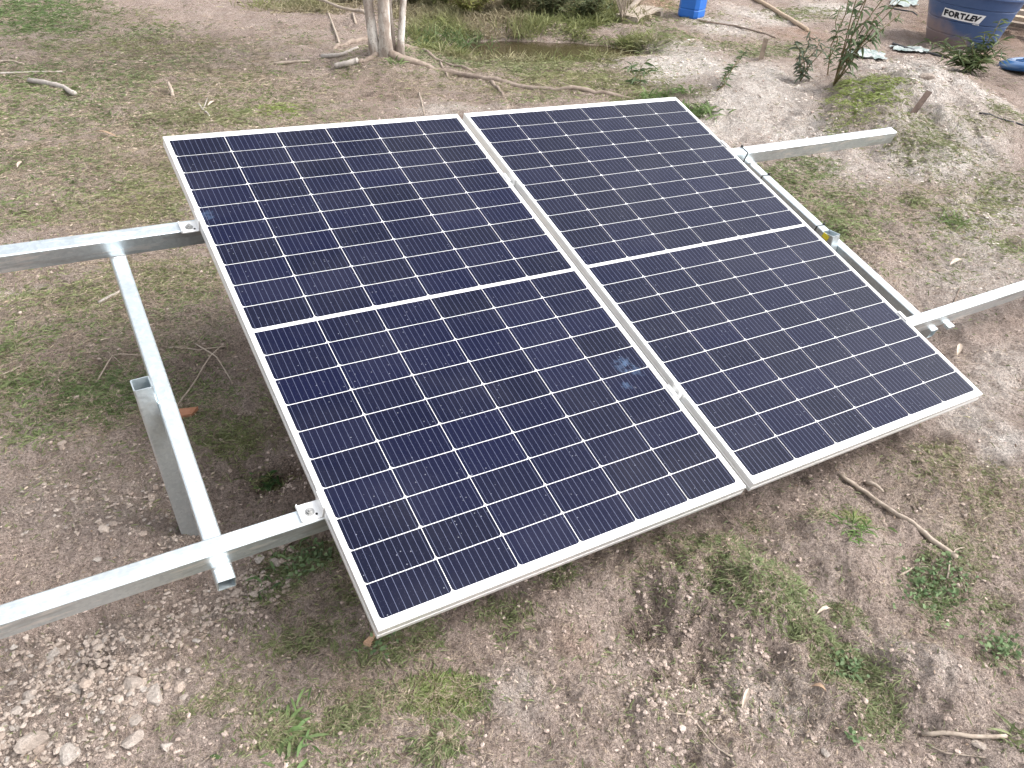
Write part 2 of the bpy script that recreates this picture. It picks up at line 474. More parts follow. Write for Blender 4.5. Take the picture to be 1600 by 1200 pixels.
M_CELL, nt, b = mat('silicon_cell')
co = wpos(nt)
oi = nt.nodes.new('ShaderNodeObjectInfo')
c = mix(nt, oi.outputs['Random'], (.0008, .0018, .0125), (.0015, .0028, .0200))
wn1 = N(nt, 'ShaderNodeTexVoronoi', Scale=95.0); nt.links.new(co, wn1.inputs['Vector'])
sp2 = nt.nodes.new('ShaderNodeSeparateColor'); nt.links.new(wn1.outputs['Color'], sp2.inputs[0])
dust = math_n(nt, 'MULTIPLY', ramp(nt, wn1.outputs['Distance'], [(.10, 1.), (.16, 0.)]), ramp(nt, sp2.outputs[0], [(.82, 0.), (.84, .45)]))
wn2 = N(nt, 'ShaderNodeTexVoronoi', Scale=330.0); nt.links.new(co, wn2.inputs['Vector'])
sp3 = nt.nodes.new('ShaderNodeSeparateColor'); nt.links.new(wn2.outputs['Color'], sp3.inputs[0])
dust2 = math_n(nt, 'MULTIPLY', ramp(nt, wn2.outputs['Distance'], [(.12, 1.), (.3, 0.)]), ramp(nt, sp3.outputs[0], [(.74, 0.), (.82, .13)]))
c = mix(nt, dust, c, (.42, .44, .52)); c = mix(nt, dust2, c, (.30, .30, .42))
film = ramp(nt, noise(nt, co, 4.5, 5, .6), [(.42, 0.), (.75, .022)])
c = mix(nt, film, c, (.35, .34, .36))
SMUDGE_NODES = (nt, c, b, co)
b.inputs['Roughness'].default_value = .35
b.inputs['Specular IOR Level'].default_value = .08
b.inputs['Coat Weight'].default_value = 1.0
b.inputs['Coat Roughness'].default_value = .03
b.inputs['Coat IOR'].default_value = 1.16
M_BUS, nt, b = mat('busbar_ribbon')
b.inputs['Base Color'].default_value = (.125, .14, .225, 1); b.inputs['Roughness'].default_value = .4; b.inputs['Metallic'].default_value = .3
M_BACK, nt, b = mat('white_backsheet')
nt.links.new(mix(nt, noise(nt, wpos(nt), 20, 3), (.76, .77, .78), (.82, .82, .82)), b.inputs['Base Color'])
b.inputs['Roughness'].default_value = .5; b.inputs['Coat Weight'].default_value = 1.0; b.inputs['Coat Roughness'].default_value = .06; b.inputs['Coat IOR'].default_value = 1.3
M_BLACK = simple('black_plastic', (.012, .012, .013), (.02, .02, .02), 50, .45, bs=0)
M_BOLT = simple('steel_bolt', (.30, .30, .30), (.45, .45, .44), 90, .4, .9, bs=0)
M_CHALK = simple('zinc_weld', (.55, .56, .56), (.8, .8, .8), 160, .4, .8, .5, .002)

# ------------------------------------------------------------------ ground sheet
az = np.radians(np.concatenate([np.arange(-32, 96, 0.22), np.arange(96, 328, 6.0)]))
rr = [0.05, 0.2, 0.35, 0.45]
while rr[-1] < 14.5: rr.append(rr[-1] * 1.006)
while rr[-1] < 700: rr.append(rr[-1] * 1.16)
rr = np.array(rr)
A, Rr = np.meshgrid(az, rr)
gx = CAM[0] + Rr * np.sin(A); gy = CAM[1] + Rr * np.cos(A)
gx, gy = gx.ravel(), gy.ravel()
gz_ = height(gx, gy)
na, nr = len(az), len(rr)
I = np.arange(nr - 1)[:, None] * na; J = np.arange(na)[None, :]; J2 = (J + 1) % na
quads = np.stack([I + J, I + J2, I + na + J2, I + na + J], -1).reshape(-1, 4)[:, ::-1]
green_f = lambda x, y: np.maximum(field(GREEN, x, y), field(THIN, x, y, 1.2))
f_sand = field(SAND, gx, gy, 1.3, .45); f_sand = f_sand * np.clip(.55 + .95 * fbm(gx, gy, 5, 8, 4), 0, 1)
far = np.clip((np.hypot(gx - CAM[0], gy - CAM[1]) - 12) / 4, 0, 1)
ATT = {'sand': np.clip(f_sand, 0, 1),
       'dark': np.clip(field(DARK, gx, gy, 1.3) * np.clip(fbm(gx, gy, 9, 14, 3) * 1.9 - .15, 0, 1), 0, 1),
       'orange': field(ORANGE, gx, gy, 1.3) * np.clip(fbm(gx, gy, 6, 15, 3) * 1.8 - .2, 0, 1),
       'stony': field(STONY, gx, gy, 1.4),
       'moss': np.clip((green_f(gx, gy) * .8 + far * .5) * np.clip(fbm(gx, gy, 8, 16, 4) * 2.4 - .55, 0, 1), 0, .9)}
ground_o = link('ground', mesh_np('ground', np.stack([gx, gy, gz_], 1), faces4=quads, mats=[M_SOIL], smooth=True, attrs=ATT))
tag(ground_o, kind='structure')

# fields and heights read back from the sheet itself, so scattered things sit exactly on it
NAF = len(np.arange(-32, 96, 0.22)); R_FIRST = 0.45; I_FIRST = 3
NRF = int(np.searchsorted(rr, 14.4)) - I_FIRST
def on_grid(v): return np.asarray(v).reshape(nr, na)[I_FIRST:I_FIRST + NRF, :NAF]
def look(Fg, x, y):
    r = np.hypot(x - CAM[0], y - CAM[1]); a = np.degrees(np.arctan2(x - CAM[0], y - CAM[1]))
    u = np.clip((a + 32) / .22, 0, NAF - 1.001); v = np.clip(np.log(r / R_FIRST) / math.log(1.006), 0, NRF - 1.001)
    i = u.astype(int); j = v.astype(int); u = u - i; v = v - j
    return (Fg[j, i] * (1 - u) + Fg[j, i + 1] * u) * (1 - v) + (Fg[j + 1, i] * (1 - u) + Fg[j + 1, i + 1] * u) * v
GX, GY = on_grid(gx), on_grid(gy)
def fgrid(P, soft=1.2, wob=.45): return field(P, GX.ravel(), GY.ravel(), soft, wob).reshape(GX.shape)
FG = {'z': on_grid(gz_), 'green': fgrid(GREEN, 1.2, .5), 'thin': fgrid(THIN, 1.3), 'sand': fgrid(SAND), 'stony': fgrid(STONY), 'rough': fgrid(ROUGH)}
def LK(k, x, y): return look(FG[k], x, y)

# pond water
M_WATER, nt, b = mat('pond_water')
b.inputs['Base Color'].default_value = (.050, .040, .022, 1); b.inputs['Roughness'].default_value = .07; b.inputs['IOR'].default_value = 1.33
bump(nt, b, noise(nt, wpos(nt), 14, 3), .06, .01)
pc = patches([(835, 62, 200, 25, 1)])[0]
mb = MB(); nn = 48
ring = []
for k in range(nn):
    a = 2 * math.pi * k / nn
    u, v = pc[4] * 1.35 * math.cos(a), pc[5] * 1.35 * math.sin(a)
    ring.append((pc[0] + u * pc[3] + v * pc[2], pc[1] - u * pc[2] + v * pc[3], WATER_Z))
mb.add(ring + [(pc[0], pc[1], WATER_Z)], [(k, (k + 1) % nn, nn) for k in range(nn)])
w_ = mb.mesh('pond_water', [M_WATER])
pond = tag(link('pond_water', w_), kind='structure')

# ------------------------------------------------------------------ solar array frame of reference (panel plane)
PM = np.array([[0.99832, 0.0, 0.05798], [0.018272, 0.949042, -0.314618], [-0.055026, 0.315148, 0.947446]])
POFF = np.array([0, 0, 0.28])
UPP = PM[2]                                              # world up seen in panel axes
def P2W(p): return PM @ np.array(p, float) + POFF
W, H, GAP, TH = 1.038, 1.755, 0.027, 0.035

# one half cell: bevelled lower corners, ten ribbons
def cell_mesh():
    w, h, c = 0.1666, 0.08295, 0.0068
    z = 0.0006
    mb = MB()
    o_ = [(-w/2 + c, -h/2), (w/2 - c, -h/2), (w/2 - c*.35, -h/2 + c*.35), (w/2, -h/2 + c), (w/2, h/2), (-w/2, h/2), (-w/2, -h/2 + c), (-w/2 + c*.35, -h/2 + c*.35)]
    n = len(o_)
    mb.add([(x, y, z) for x, y in o_] + [(x, y, 0.0001) for x, y in o_], [tuple(range(n))] + [(k, n + k, n + (k + 1) % n, (k + 1) % n) for k in range(n)], 0)
    for k in range(10):
        x = -w/2 + (k + .5) * w / 10
        mb.add([(x - .0004, -h/2 + .001, z + .0003), (x + .0004, -h/2 + .001, z + .0003), (x + .0004, h/2 - .001, z + .0003), (x - .0004, h/2 - .001, z + .0003)], [(0, 1, 2, 3)], 1)
    return mb.mesh('solar_cell', [M_CELL, M_BUS])
CELL_ME = cell_mesh()

def make_panel(x0, label):
    t = thing('solar_panel', label, 'solar panel', group='solar panels on the steel frame')
    m4 = Matrix.Identity(4)
    for i in range(3):
        for j in range(3): m4[i][j] = PM[i][j]
    base = P2W((x0 + W / 2, H / 2, -TH))
    for i in range(3): m4[i][3] = base[i]
    t.matrix_world = m4
    # frame: four mitred profiles, outer wall, top lip, inner drop
    lip = 0.0115
    fb = MB()
    cs = [(-W/2, -H/2), (W/2, -H/2), (W/2, H/2), (-W/2, H/2)]
    sg = [(-1, -1), (1, -1), (1, 1), (-1, 1)]
    e = 0.0012
    prof = [(0.028, 0.0), (0.0, 0.0), (0.0, .012), (.001, .013), (.001, .015), (0, .016), (0.0, TH - e), (e, TH), (lip - .0005, TH), (lip, TH - .0008), (lip, TH - .0022), (.0025, TH - .0045), (.0025, .0025), (.028, .0025)]
    np_ = len(prof)
    vs_ = [(cx - sx * d, cy - sy * d, z) for (cx, cy), (sx, sy) in zip(cs, sg) for d, z in prof]
    fs = []
    for k in range(4):
        k2 = (k + 1) % 4
        for i in range(np_):
            i2 = (i + 1) % np_
            fs.append((k * np_ + i, k2 * np_ + i, k2 * np_ + i2, k * np_ + i2))
    fb.add(vs_, fs)
    part('frame', fb, M_ALU, t)
    bb = MB(); bb.box((0, 0, TH - .0052), (W - .007, H - .007, .0052))
    part('backsheet', bb, M_BACK, t)
    jb = MB(); jb.box((0, .05, TH - .018), (.11, .07, .018))
    part('junction_box', jb, M_BLACK, t)
    z = TH - .0026
    px, py = 0.1685, 0.0850
    for r in range(20):
        for cidx in range(6):
            x = (cidx - 2.5) * px
            y = (9.5 - r) * py + (0.0055 if r < 10 else -0.0055)
            o = link('solar_cell', CELL_ME, t, (x, y, z))
    return t
panel_l = make_panel(0.0, 'left dark blue solar panel with a pale smudge near its right edge')
panel_r = make_panel(W + GAP, 'right solar panel, greyer in sky glare, next to the long free rail end')
# pale smudge on the left module glass
nt, c, b, co = SMUDGE_NODES
def w_blob(c, px, py, r, amt):
    d3 = np.array([(px - 800) / F_PX, (py - 600) / F_PX, 1.0]); d3 = RW.T @ d3
    n = PM[:, 2]; t = ((POFF - CAM) @ n) / (d3 @ n)
    w = CAM + t * d3
    vm = nt.nodes.new('ShaderNodeVectorMath'); vm.operation = 'DISTANCE'
    vm.inputs[1].default_value = tuple(w)
    nt.links.new(co, vm.inputs[0])
    dd = math_n(nt, 'ADD', math_n(nt, 'MULTIPLY', vm.outputs['Value'], 1 / r), math_n(nt, 'MULTIPLY', math_n(nt, 'SUBTRACT', noise(nt, co, 75, 5, .7), .5), 4.5))
    return mix(nt, ramp(nt, dd, [(.35, amt), (.95, 0.)]), c, (.22, .36, .60))
for px, py, r, a_ in ((970, 571, .024, .11), (980, 566, .018, .13), (993, 577, .022, .10), (978, 602, .016, .13), (318, 336, .03, .10)):
    c = w_blob(c, px, py, r, a_)
nt.links.new(c, b.inputs['Base Color'])

# ------------------------------------------------------------------ mounting frame
base_w = Vector(P2W((1.05, 0.85, 0))); base_w.z = 0.0
mf = thing('mounting_frame', 'galvanised steel tube frame with two long rails carrying both solar panels', 'mounting frame', base_w)
def mpart(name, mb, m, smooth=False, parent=None):
    mb.v = [tuple(P2W(p) - np.array(base_w)) for p in mb.v]
    return link(name, mb.mesh(name, m, smooth), parent or mf)
def unit(a): a = np.array(a, float); return a / np.linalg.norm(a)
Z_ = np.array([0, 0, 1.0])
def rail(xa, xb, y0, k, w):
    d = unit((1, k, 0)); n = unit((-k, 1, 0))
    mb = MB()
    zc = -TH - .0005 - .03
    mb.hollow((xa, y0 + k * xa, zc), (xb, y0 + k * xb, zc), n, Z_, w, .06)
    return mpart('rail', mb, M_RAIL)
rail(-1.35, 3.235, 1.365, .0125, .045)
rail(-1.35, 4.3, .328, .0150, .042)
zr = -TH - .0605 - .0005 - .02
def rafter(xa, ya, xb, yb):
    d = unit((xb - xa, yb - ya, 0)); n = unit((d[1], -d[0], 0))
    mb = MB(); mb.hollow((xa, ya, zr), (xb, yb, zr), n, Z_, .040, .040)
    return mpart('rafter', mb, M_GALV)
rafter(-.229, .268, -.223, 1.395)
rafter(2.338, .330, 2.296, 1.43)
UPv = unit(UPP)
px_ = unit(np.array([1, 0, 0]) - UPv[0] * UPv); py_ = np.cross(UPv, px_)
def post(xc, yc, ztop, lean=0.0, name='post'):
    top = np.array([xc, yc, ztop])
    h = P2W(top)[2]
    mb = MB(); mb.hollow(top - UPv * (h + .35) + px_ * lean, top, px_, py_, .044, .056)
    return mpart(name, mb, M_GALV)
post(-.2725, .833, -.062, .030)
post(2.268, .862, -.060)
M_YEL = simple('yellow_paint', (.62, .50, .03), (.70, .58, .05), 40, .5, bs=0)
mb = MB(); mb.box((2.2448, .862, -.074), (.0016, .030, .020)); mpart('yellow_mark', mb, M_YEL)
# short tube end and weld beads where rafters meet rails
for xw, yw in ((-.223, 1.340), (-.229, .306), (2.30, 1.372)):
    mb = MB()
    mb.tube([(xw - .02, yw - .003, zr + .0205), (xw - .01, yw - .0035, zr + .0215), (xw + .005, yw - .003, zr + .021), (xw + .02, yw - .003, zr + .0205)], [.002, .0035, .003, .002], 6, wob=.3)
    mpart('weld_bead', mb, M_CHALK, True)
mb = MB(); mb.box((2.43, .333, -TH - .068), (.034, .022, .012)); mpart('shim', mb, M_GALV)
# end clamps: foot on the rail, riser against the module, lip over the frame
def end_clamp(xe, y, s):
    # s = -1 clamp stands left of the module edge xe, +1 right of it
    mb = MB()
    t_ = .003; wy = .046
    zf = -TH
    mb.box((xe + s * .0265, y, zf + t_ / 2 + .0002), (.049, wy, t_))
    mb.box((xe + s * .0020, y, zf / 2 + .0015 + t_ / 2), (t_, wy, TH - .0005 + t_))
    mb.box((xe - s * .0045, y, .0020 + .0009), (.0095, wy, t_))
    mb.box((xe + s * .049, y, zf + .0052), (t_, wy, .0095))
    cl = mpart('end_clamp', mb, M_ALU)
    b_ = MB()
    pts = [(.0075 * math.cos(k * math.pi / 3), .0075 * math.sin(k * math.pi / 3)) for k in range(6)]
    bx_, by_ = xe + s * .026, y - .002
    b_.add([(bx_ + u, by_ + v, zf + .0035) for u, v in pts] + [(bx_ + u, by_ + v, zf + .009) for u, v in pts], [tuple(range(6, 12))] + [(k, (k + 1) % 6, 6 + (k + 1) % 6, 6 + k) for k in range(6)])
    b_.tube([(bx_, by_, zf + .0032), (bx_, by_, zf + .0045)], .011, 14)
    b_.tube([(bx_, by_, zf + .008), (bx_, by_, zf + .014)], .0035, 8)
    mpart('bolt', b_, M_BOLT, parent=cl)
    b_ = MB(); b_.tube([(bx_ - s * .0 + .013, by_ - .010, zf + .0033), (bx_ + .013, by_ - .010, zf + .0042)], .003, 8)
    mpart('hole_shade_disc', b_, M_BLACK, parent=cl)  # solid black disc, its colour stands in for the shade inside a hole
XR = 2 * W + GAP
end_clamp(0.0, 1.352, -1)
end_clamp(0.0, .334, -1)
end_clamp(XR, 1.398, 1)
end_clamp(XR, .366, 1)
def mid_clamp(y):
    xm = W + GAP / 2
    mb = MB()
    for q in (-1, 1):
        mb.box((xm + q * (GAP / 2 + .0035), y, .0022), (.011, .042, .0026))
        mb.box((xm + q * (GAP / 2 - .0034), y, -.0095), (.0026, .042, .0205))
    mb.box((xm, y, -.021), (GAP - .009, .042, .0026))
    cl = mpart('mid_clamp', mb, M_ALU)
    b_ = MB(); b_.tube([(xm, y, -.0196), (xm, y, -.0125)], .0065, 6)
    mpart('bolt', b_, M_BOLT, parent=cl)
mid_clamp(1.358); mid_clamp(.345)
# black cable ties
def tie_rail(x, y0, k, w, h, ztop):
    mb = MB(); y = y0 + k * x; a = w / 2 + .0012; zt = ztop + .0012; zb = ztop - h - .0012; q = .0024
    mb.box((x, y, zt), (q * 1.3, w + .004, .002)); mb.box((x, y, zb), (q * 1.3, w + .004, .002))
    mb.box((x, y - a, (zt + zb) / 2), (q * 1.3, .002, zt - zb - .003)); mb.box((x, y + a, (zt + zb) / 2), (q * 1.3, .002, zt - zb - .003))
    mb.box((x, y + a - .004, zt + .004), (.006, .009, .006))
    mpart('cable_tie', mb, M_BLACK)
tie_rail(2.232, 1.365, .0125, .045, .06, -TH - .0005)
def tie_raft(y):
    x = 2.338 - (y - .33) * .042 / 1.1
    mb = MB(); zt = zr + .0212; zb = zr - .0212; a = .0212; q = .0032
    mb.box((x, y, zt), (.044, q, .002)); mb.box((x, y, zb), (.044, q, .002))
    mb.box((x - a, y, zr), (.002, q, .040)); mb.box((x + a, y, zr), (.002, q, .040))
    mb.box((x + a - .004, y, zt + .004), (.009, .006, .006))
    mpart('cable_tie', mb, M_BLACK)
tie_raft(1.285); tie_raft(.945)

# ------------------------------------------------------------------ tree
M_BARK, nt, b = mat('pale_bark')
co = wpos(nt)
mp = N(nt, 'ShaderNodeMapping'); mp.inputs['Scale'].default_value = (1, 1, .35); nt.links.new(co, mp.inputs['Vector'])
f = noise(nt, mp.outputs[0], 14, 6, .65); g = noise(nt, co, 70, 4, .6)
c = mix(nt, ramp(nt, f, [(.35, 0.), (.6, 1.)]), (.235, .185, .155), (.43, .385, .345))
c = mix(nt, ramp(nt, noise(nt, mp.outputs[0], 7, 5, .6), [(.52, 0.), (.62, .8)]), c, (.60, .57, .53))
c = mix(nt, ramp(nt, g, [(.34, .7), (.44, 0.)]), c, (.17, .135, .11))
nt.links.new(c, b.inputs['Base Color']); b.inputs['Roughness'].default_value = .9; b.inputs['Specular IOR Level'].default_value = .15
bump(nt, b, f, .5, .02)
tb = ground(603, 84)
M_ROOT = simple('root_bark', (.165, .125, .10), (.30, .245, .205), 24, .9, bs=.6, bd=.01)
tree = thing('tree', 'pale barked tree with four slim trunks and a long surface root beside the pond', 'tree', tb)
VIEW = unit(np.array([tb.x - CAM[0], tb.y - CAM[1], 0])); SIDE = np.array([VIEW[1], -VIEW[0], 0])
TB = np.array(tb)
def ppm(p):                                              # metres per photo pixel at a place
    return float((np.array(p) - CAM) @ RW[2]) / F_PX
mpp = ppm(tb)
def trunk(x0, dep, lean, lean_d, r0, hgt, bend):
    pts, rad = [], []
    n = 16
    for i in range(n):
        s = i / (n - 1); h = s * hgt
        off = SIDE * (x0 + lean * h + bend * math.sin(s * 5 + x0 * 40) * .05) + VIEW * (dep + lean_d * h)
        pts.append(TB + off + np.array([0, 0, h - .12]))
        rad.append(r0 * (1 - .55 * s) * (1 + .55 * math.exp(-h / .09)))
    mb = MB(); mb.tube(pts, rad, 14, wob=.05)
    part('trunk', mb, M_BARK, tree, True, tb)
    return pts
tops = [trunk(-.058, .02, -.075, .05, .043, 3.6, .5), trunk(.0, .0, -.012, .0, .050, 4.2, .4),
        trunk(.070, .07, .0, .06, .017, 2.9, .6), trunk(.132, .04, .085, .05, .030, 3.4, .6)]
def root(pxs, r0, r1, sink=.3, nm='root'):
    pts, rad = [], []
    n = len(pxs)
    P = [np.array(ground(*p)) for p in pxs]
    k = 5
    for i in range(n - 1):
        for j in range(k if i < n - 2 else k + 1):
            s = j / k
            q = P[i] * (1 - s) + P[i + 1] * s
            u = (i + s) / (n - 1)
            r = r0 + (r1 - r0) * u
            q[2] = hz(q[0], q[1]) + r * (1 - 2 * sink) + .008 * math.sin(u * 17)
            pts.append(q); rad.append(r * (1 + .12 * math.sin(u * 23)))
    mb = MB(); mb.tube(pts, rad, 9, wob=.08)
    part(nm, mb, M_ROOT, tree, True, tb)
root([(608, 86), (640, 97), (690, 112), (715, 118), (790, 130), (870, 142), (930, 148), (985, 153)], .036, .016, .45)
root([(580, 60), (552, 66), (535, 71), (520, 77)], .032, .016, .35)
root([(632, 74), (655, 76), (668, 83), (700, 102), (740, 113)], .022, .012, .3)
root([(767, 130), (780, 142), (786, 150)], .016, .008, .2)
root([(590, 86), (575, 96), (560, 100)], .030, .012, .35)
root([(688, 100), (694, 112), (699, 121)], .012, .007, .1)
# limbs and crown above the picture
lb = MB(); cv, cc = [], []
crown_c = []
for k, pts in enumerate(tops):
    for j in range(5):
        a = rnd.uniform(0, 6.28); p0 = pts[8 + rnd.randrange(0, 8)]
        L = rnd.uniform(.7, 1.3)
        p1 = p0 + np.array([math.cos(a) * L * .4, math.sin(a) * L * .4, L * .55]); p2 = p0 + np.array([math.cos(a) * L, math.sin(a) * L, L * .95])
        lb.tube([p0, p1, p2], [.014, .009, .004], 6)
        crown_c += [p1, p2, (p1 + p2) / 2]
    crown_c.append(pts[-1])
part('limb', lb, M_BARK, tree, True, tb)

# generic leaf builder: many pointed folded leaves in one mesh
def leaves(base, dirs, nrm, L, Wd, col, droop=.3, seg=3):
    n = len(base)
    t = np.linspace(0, 1, seg + 1)
    prof = np.sin(np.pi * np.clip(t * .93 + .07, 0, 1)) ** .8; prof[-1] = 0.02
    side = np.cross(dirs, nrm); side /= np.linalg.norm(side, axis=1)[:, None] + 1e-9
    V = np.zeros((n, seg + 1, 2, 3))
    for i, s in enumerate(t):
        c_ = base + dirs * (L * s)[:, None] - np.array([0, 0, 1.0]) * (L * droop * s * s)[:, None]
        hw = (Wd * .5 * prof[i])[:, None] * side
        V[:, i, 0] = c_ - hw; V[:, i, 1] = c_ + hw
    V = V.reshape(-1, 3)
    k = np.arange(n)[:, None] * (2 * (seg + 1)) + np.arange(seg)[None, :] * 2
    Q = np.stack([k, k + 1, k + 3, k + 2], -1).reshape(-1, 4)
    C = np.repeat(col, 2 * (seg + 1), 0)
    return V, Q, C
def rand_dirs(n, zlo, zhi):
    a = RNG.uniform(0, 2 * np.pi, n); z = RNG.uniform(zlo, zhi, n)
    r = np.sqrt(np.clip(1 - z * z, 0.01, 1))
    return np.stack([r * np.cos(a), r * np.sin(a), z], 1)
def jitter_col(n, c1, c2, v=.25):
    k = RNG.random((n, 1))
    return (np.array(c1) * (1 - k) + np.array(c2) * k) * (1 + RNG.uniform(-v, v, (n, 1)))
n = 5000
cen = np.array(crown_c)[RNG.integers(0, len(crown_c), n)] + RNG.normal(0, .16, (n, 3))
d = rand_dirs(n, -.5, .5)
V, Q, C = leaves(cen, d, rand_dirs(n, .3, 1), RNG.uniform(.05, .10, n), RNG.uniform(.02, .035, n), jitter_col(n, (.05, .085, .025), (.10, .14, .04)))
link('crown', mesh_np('crown', V - TB, faces4=Q, mats=[M_LEAF], col=C), tree)

# ------------------------------------------------------------------ blue drum
M_DRUM = simple('blue_drum_plastic', (.010, .105, .42), (.016, .13, .48), 7, .42, bs=.08, spec=.5)
db = ground(1079, 27)
drum = thing('water_drum', 'bright blue eight sided plastic drum standing on the sand behind the panels', 'drum', db)
mb = MB()
def octo(r, z, ch=.30):
    q = r * (1 - ch)
    return [(-q, -r, z), (q, -r, z), (r, -q, z), (r, q, z), (q, r, z), (-q, r, z), (-r, q, z), (-r, -q, z)]
levels = [(.105, 0), (.118, .012), (.122, .03), (.122, .085), (.117, .092), (.117, .098), (.122, .105), (.122, .33), (.118, .345), (.10, .385), (.05, .40), (.045, .43)]
vs_ = [p for r, z in levels for p in octo(r, z)]
fs = [(i * 8 + k, i * 8 + (k + 1) % 8, (i + 1) * 8 + (k + 1) % 8, (i + 1) * 8 + k) for i in range(len(levels) - 1) for k in range(8)]
fs += [tuple(range(7, -1, -1)), tuple((len(levels) - 1) * 8 + k for k in range(8))]
mb.add(vs_, fs)
part('body', mb, M_DRUM, drum)
mb = MB(); mb.lathe([(0.0001, .462), (.05, .46), (.054, .455), (.054, .425), (.046, .425)], 20)
part('cap', mb, M_BLACK, drum)
mb = MB(); mb.tube([(-.07, 0, .37), (-.07, 0, .43), (-.03, 0, .455), (.03, 0, .455), (.07, 0, .43), (.07, 0, .37)], .009, 8)
part('handle', mb, M_DRUM, drum, True)
drum.rotation_euler = (math.radians(3), math.radians(1), math.radians(24))

# ------------------------------------------------------------------ blue water tank with lettering
M_TANK, nt, b = mat('blue_tank_plastic')
co = coords(nt)
sx = nt.nodes.new('ShaderNodeSeparateXYZ'); nt.links.new(co, sx.inputs[0])
f = noise(nt, co, 5, 6, .6); g = noise(nt, co, 28, 4, .6)
# dried mud splashed over the foot and the left flank
mud = math_n(nt, 'ADD', math_n(nt, 'MULTIPLY', sx.outputs['Z'], -2.9), math_n(nt, 'ADD', math_n(nt, 'MULTIPLY', sx.outputs['Y'], -1.5), math_n(nt, 'MULTIPLY', f, 1.2)))
c = mix(nt, g, (.026, .066, .165), (.036, .082, .195))
c = mix(nt, ramp(nt, mud, [(-.16, .05), (.56, .9)]), c, (.225, .165, .15))
nt.links.new(c, b.inputs['Base Color'])
b.inputs['Roughness'].default_value = .5
M_WHITE = simple('white_print', (.72, .72, .72), (.80, .80, .80), 30, .5, bs=0)
M_INK = simple('black_print', (.010, .012, .02), (.015, .016, .022), 30, .5, bs=0)
q = ground(1494, 75)
vd = unit(np.array([q.x - CAM[0], q.y - CAM[1], 0]))
R0, R1, HT = .325, .468, .56
tk = np.array(q) + vd * (R0 - .02); tk[2] = hz(q.x, q.y) - .03
tank = thing('water_tank', 'dusty blue round water tank with a white lettering plate', 'water tank', tk)
ang = math.atan2(-vd[1], -vd[0])                         # direction facing the path
mb = MB()
def rad(z): return R0 + (R1 - R0) * z / HT
prof = [(.001, .0), (R0 - .02, .0), (R0, .02)]
for z in (.145, .275, .42):
    prof += [(rad(z) - .004, z - .008), (rad(z) - .009, z), (rad(z) + .004, z + .008)]
prof += [(rad(HT - .035), HT - .035), (R1 + .018, HT - .03), (R1 + .018, HT), (R1 - .01, HT), (R1 - .012, HT - .03), (R0 - .01, .02), (.001, .015)]
mb.lathe(prof, 64)
part('body', mb, M_TANK, tank, True).data.set_sharp_from_angle(angle=math.radians(35))
mb = MB(); mb.lathe([(R1 + .019, HT - .012), (R1 + .021, HT - .006), (R1 + .019, HT + .002), (R1 + .008, HT + .004)], 64)
part('rim', mb, simple('rim_wear', (.16, .22, .32), (.40, .45, .52), 20, .5, bs=0), tank, True)
def on_tank(u, z, lift):
    a = u / rad(.3)
    z = z - .02 * (u - PL0)
    r = rad(z) + lift
    return (r * math.cos(a), r * math.sin(a), z)
tilt = 0.0
def plate(name, quad, lift, m, parent):
    mb = MB(); n = 14
    (x0, z0), (x1, z1), (x2, z2), (x3, z3) = quad
    vs_ = []
    for i in range(n + 1):
        s = i / n
        for (xa, za, xb, zb) in ((x0, z0, x1, z1), (x3, z3, x2, z2)):
            vs_.append(on_tank(xa + (xb - xa) * s, za + (zb - za) * s, lift))
    mb.add(vs_, [(2 * i, 2 * i + 2, 2 * i + 3, 2 * i + 1) for i in range(n)])
    return part(name, mb, m, parent)
PL0, PL1, PZ0, PZ1 = -.255, .135, .300, .385
lp = plate('lettering_plate', [(PL0 - .006, PZ0), (PL1 - .02, PZ0), (PL1 + .012, PZ1), (PL0 + .014, PZ1)], .006, M_WHITE, tank)
def text_mesh(body, size, shear, off):
    cu = bpy.data.curves.new('lettering', 'FONT'); cu.body = body; cu.size = size; cu.shear = shear; cu.offset = off
    cu.resolution_u = 3
    o = bpy.data.objects.new('lettering', cu); COL.objects.link(o)
    dg = bpy.context.evaluated_depsgraph_get()
    me = bpy.data.meshes.new_from_object(o.evaluated_get(dg))
    bpy.data.objects.remove(o); bpy.data.curves.remove(cu)
    return me
def letter(ch, x, z0, h, w, shear):
    me = text_mesh(ch, .1, shear, .006)
    co_ = np.array([v.co[:] for v in me.vertices])
    mn, mx = co_.min(0), co_.max(0)
    sc = np.array([w / (mx[0] - mn[0]), h / (mx[1] - mn[1])])
    for v, c_ in zip(me.vertices, co_):
        v.co = on_tank(x + (c_[0] - mn[0]) * sc[0], z0 + (c_[1] - mn[1]) * sc[1], .009)
    me.materials.clear(); me.materials.append(M_INK)
    return link('letter', me, lp)
x = PL0 + .018
for ch, w_l, sh in (('F', .046, 0), ('O', .064, 0), ('R', .056, 0), ('T', .052, 0), ('L', .052, .28), ('E', .056, .28), ('V', .062, .28)):
    lt = letter(ch, x, PZ0 + .015, .058, w_l * .93, sh)
    x += w_l * .93 + {'F': .004, 'O': .004, 'R': -.003, 'T': -.002, 'L': -.004, 'E': -.008, 'V': 0}[ch]
mb = MB()
# small second line printed under the last letters
for k in range(5):
    u = PL1 - .075 + k * .013
    mb.add([on_tank(u, PZ0 - .014, .008), on_tank(u + .008, PZ0 - .014, .008), on_tank(u + .009, PZ0 - .004, .008), on_tank(u + .001, PZ0 - .004, .008)], [(0, 1, 2, 3)])
part('small_print', mb, M_WHITE, tank)
tank.rotation_euler = (0, 0, ang)
tilt_ax = Matrix.Rotation(math.radians(4.5), 4, Vector((vd[0], vd[1], 0)))
tank.matrix_world = Matrix.Translation(Vector(tk)) @ tilt_ax @ Matrix.Rotation(ang, 4, 'Z')

